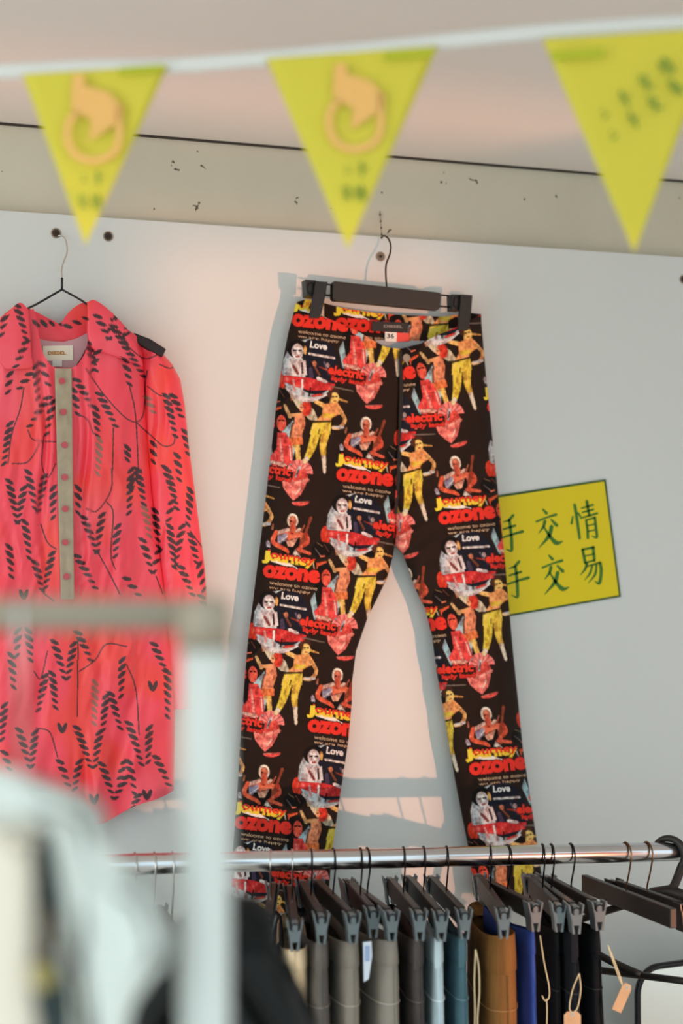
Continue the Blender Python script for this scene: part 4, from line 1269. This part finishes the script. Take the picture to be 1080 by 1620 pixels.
for fi, (A, B, C, lab) in enumerate(FLAGS):
    A, B, C = map(np.array, (A, B, C))
    fr = thing('pennant', lab, 'pennant', at_depth(*C, DB), 'yellow pennants on the bunting')
    n_ = 16
    rows = []
    for i in range(n_ + 1):
        t = i / n_
        l = A * (1 - t) + C * t; r__ = B * (1 - t) + C * t
        s = np.linspace(0, 1, 13)[:, None]
        q = l * (1 - s) + r__ * s
        rows.append(q)
    Q = np.array(rows)
    dep = DB - 0.003 + 0.006 * np.sin(Q[..., 0] / 60.0 + fi) * np.linspace(0, 1, n_ + 1)[:, None]
    P = at_depth(Q[..., 0], Q[..., 1], dep)
    P2 = at_depth(Q[..., 0], Q[..., 1], dep + 0.0006)
    grid_mesh('flag', np.concatenate([P, P2[:, ::-1]], 1), M_FLAG, fr, wrap=True)
    fn = dfn(0.0105)
    if fi < 2:
        off = np.array([0, 0]) if fi == 0 else np.array([414, -18])
        z = lambda p: np.array([(x / 2.0, 40 + y / 2.0) for x, y in p]) + off
        loop = smooth_path(z([(240, 275), (216, 312), (214, 360), (236, 408), (292, 428), (350, 410), (374, 370), (376, 300), (376, 255)]), 5)
        sp = stroke_poly(loop, 11)
        mb = MB(); mb.slab(fn(sp), fn(sp) - FWD * -0.0003)
        up2 = z([(230, 158), (266, 156), (270, 192), (340, 210), (382, 250), (380, 300), (282, 368), (290, 300), (262, 282), (238, 284), (225, 252)])
        mb.slab(fn(up2), fn(up2) + FWD * 0.0003)
        mb.build('hand_emblem', M_FPINK, fr)
        base = np.array([145, 286]) + off + (np.array([3, 4]) if fi else 0)
        for kind, dx, dy, ctr_ in (('two', -13, -4, (35, 50)), ('hand', 11, -5, (105, 505)), ('cross', -14, 33, (425, 470)), ('feel', 8, 34, (735, 400))):
            glyph('character', kind, (0, 0), fn, M_FGREEN, fr, ctr_, 0.075, base + np.array([dx, dy]), 0.0, 1.25)
        q = np.array([(188, 107), (258, 102), (258, 113), (188, 118)], float) if fi == 0 else np.array([(608, 83), (686, 78), (686, 89), (608, 95)], float)
    else:
        for row, kinds in enumerate((('two', 'hand', 'cross', 'feel'), ('two', 'hand', 'cross', 'ease'))):
            for j, kind in enumerate(kinds):
                ctr_ = {'two': (35, 50), 'hand': (105, 505), 'cross': (425, 470), 'feel': (735, 400), 'ease': (785, 780)}[kind]
                x = 955 + j * 33 + row * 14; y = 180 - j * 25 + row * 34
                glyph('character', kind, (0, 0), fn, M_FGREEN, fr, ctr_, 0.09, (x, y), R(-28), 1.3)
        q = np.array([(872, 82), (955, 76), (955, 90), (872, 96)], float)
    mb = MB(); mb.slab(fn(q), fn(q) + FWD * 0.0003); mb.build('header_strip', M_FOLIVE, fr)

# ------------------------------------------------------------------ blurred foreground rack and garments at the left
DR = 1.10
M_RACKW = mat('white_enamel', (222, 224, 219), 0.35, spec=0.5)
M_RACKT = mat('taupe_steel', (160, 147, 130), 0.5, metal=0.2)
fr = thing('white_rack', 'out-of-focus white metal clothes rack with taupe top bar in the left foreground', 'clothes rack', (float(at_depth(325, 1000, DR)[0]), float(at_depth(325, 1000, DR)[1]), 0))
ptop = at_depth(325, 985, DR)
mb = MB(); mb.tube([(ptop[0], ptop[1], 0.02), ptop], 0.0160, 24); mb.build('upright', M_RACKW, fr, True)
jt = at_depth(322, 972, DR)
mb = MB(); mb.tube([jt + np.array([0, 0, -0.022]), jt + np.array([0, 0, 0.006]), jt + np.array([0, 0, 0.012])], [0.0172, 0.0172, 0.010], 24); mb.build('elbow', M_RACKT, fr, True)
lt = at_depth(-620, 975, DR + 0.02)
mb = MB(); mb.tube([jt + RIGHT * 0.004, lt], 0.0108, 20); mb.build('top_bar', M_RACKT, fr, True)
mb = MB(); mb.tube([(lt[0], lt[1], 0.02), lt], 0.0160, 24); mb.build('upright', M_RACKW, fr, True)
for e in (ptop, lt):
    mb = MB(); mb.box((e[0], e[1], 0.012), (0.02, 0.2, 0.012)); mb.build('foot', M_RACKW, fr, False, 0.003)


def soft_slab(name, pts, dep, thick, m, parent, bevel):
    pts = smooth_path(list(pts) + [pts[0]], 4)[:-1]
    A = at_depth(pts[:, 0], pts[:, 1], dep)
    mb = MB(); mb.slab(A, A + FWD * thick)
    return mb.build(name, m, parent, True, bevel, 3)


def hang_hook(parent, x, dep, ytop):
    """hook of a garment hanger over the rack's top bar, down to the garment"""
    c = jt + (lt - jt) * ((322 - x) / 942.0)
    pts = []
    for t in range(0, 190, 15):
        pts.append(c + FWD * (-0.0125 * math.cos(R(t))) + Zv * (0.0125 * math.sin(R(t))))
    low = at_depth(x, ytop, dep)
    pts = [low, c + FWD * -0.0125 - Zv * 0.02] + pts
    mb = MB(); mb.tube(pts, 0.0015, 8); mb.build('hook', M_STEEL, parent, True)


DG = 1.02
ws = thing('pale_shirt', 'blurred pale mint-white shirt hanging in the lower left foreground', 'shirt', at_depth(120, 1700, DG))
soft_slab('shoulder', [(-170, 1195), (-60, 1212), (0, 1232), (60, 1250), (111, 1270), (140, 1290), (152, 1319), (160, 1360), (182, 1390), (216, 1405), (242, 1440), (254, 1482), (258, 1522), (232, 1560), (196, 1620), (180, 1720), (112, 1720), (111, 1620), (106, 1565), (96, 1540), (92, 1512), (106, 1485), (101, 1436), (87, 1375), (76, 1319), (20, 1318), (-170, 1330)], DG, 0.05, mat('mint_white', (226, 230, 224), 0.8, var=0.03, scale=10), ws, 0.012)
hang_hook(ws, -120, DG + 0.02, 1200)
wc = thing('cream_garment', 'blurred cream garment at the lower left edge of the picture', 'garment', at_depth(0, 1700, DG))
soft_slab('cream_panel', [(-150, 1316), (20, 1322), (40, 1345), (44, 1450), (36, 1560), (42, 1720), (-150, 1720)], DG - 0.05, 0.03, mat('cream_cloth', (228, 216, 198), 0.8), wc, 0.008)
hang_hook(wc, -100, DG - 0.035, 1330)
wd = thing('dark_garment', 'blurred dark teal garment in the gap between pale shirt and cream garment', 'garment', at_depth(75, 1700, DG + 0.1))
soft_slab('dark_panel', [(0, 1312), (90, 1312), (120, 1400), (130, 1720), (0, 1720)], DG + 0.085, 0.03, mat('dark_teal_cloth', (52, 66, 68), 0.85, var=0.3, scale=8), wd, 0.008)
soft_slab('inner_cloth', [(40, 1438), (92, 1448), (110, 1520), (75, 1530), (38, 1520)], DG + 0.070, 0.01, mat('taupe_inner', (112, 106, 98), 0.85), wd, 0.003)
hang_hook(wd, 40, DG + 0.1, 1320)
yo = thing('yellow_disc', 'small blurred olive yellow oval hanging at the dark gap, lower left', 'ornament', at_depth(62, 1565, DG))
soft_slab('oval', ell(60, 1546, 27, 21, 0.25, 14), DG + 0.058, 0.006, mat('olive_yellow', (188, 176, 112), 0.6), yo, 0.001)

DK = 1.50
bk = thing('black_coat', 'blurred black coat with rounded shoulders behind the white post', 'coat', (float(at_depth(335, 1600, DK)[0]), float(at_depth(335, 1600, DK)[1]), 0))
soft_slab('coat_body', [(188, 1660), (204, 1600), (243, 1545), (288, 1492), (330, 1470), (368, 1470), (398, 1496), (428, 1538), (456, 1580), (478, 1625), (500, 1720), (520, 2000), (150, 2000), (170, 1760)], DK, 0.13, mat('black_wool', (16, 20, 21), 0.9, var=0.15, scale=12), bk, 0.04)
pb = at_depth(335, 1980, DK) + FWD * 0.065
mb = MB(); mb.tube([(pb[0], pb[1], 0.02), pb], 0.012, 12); mb.build('stand_pole', M_RACKT, bk, True)
mb = MB(); mb.disc((pb[0], pb[1], 0.0), (0, 0, 1), 0.14, 0.02, 32); mb.build('stand_base', M_RACKT, bk)
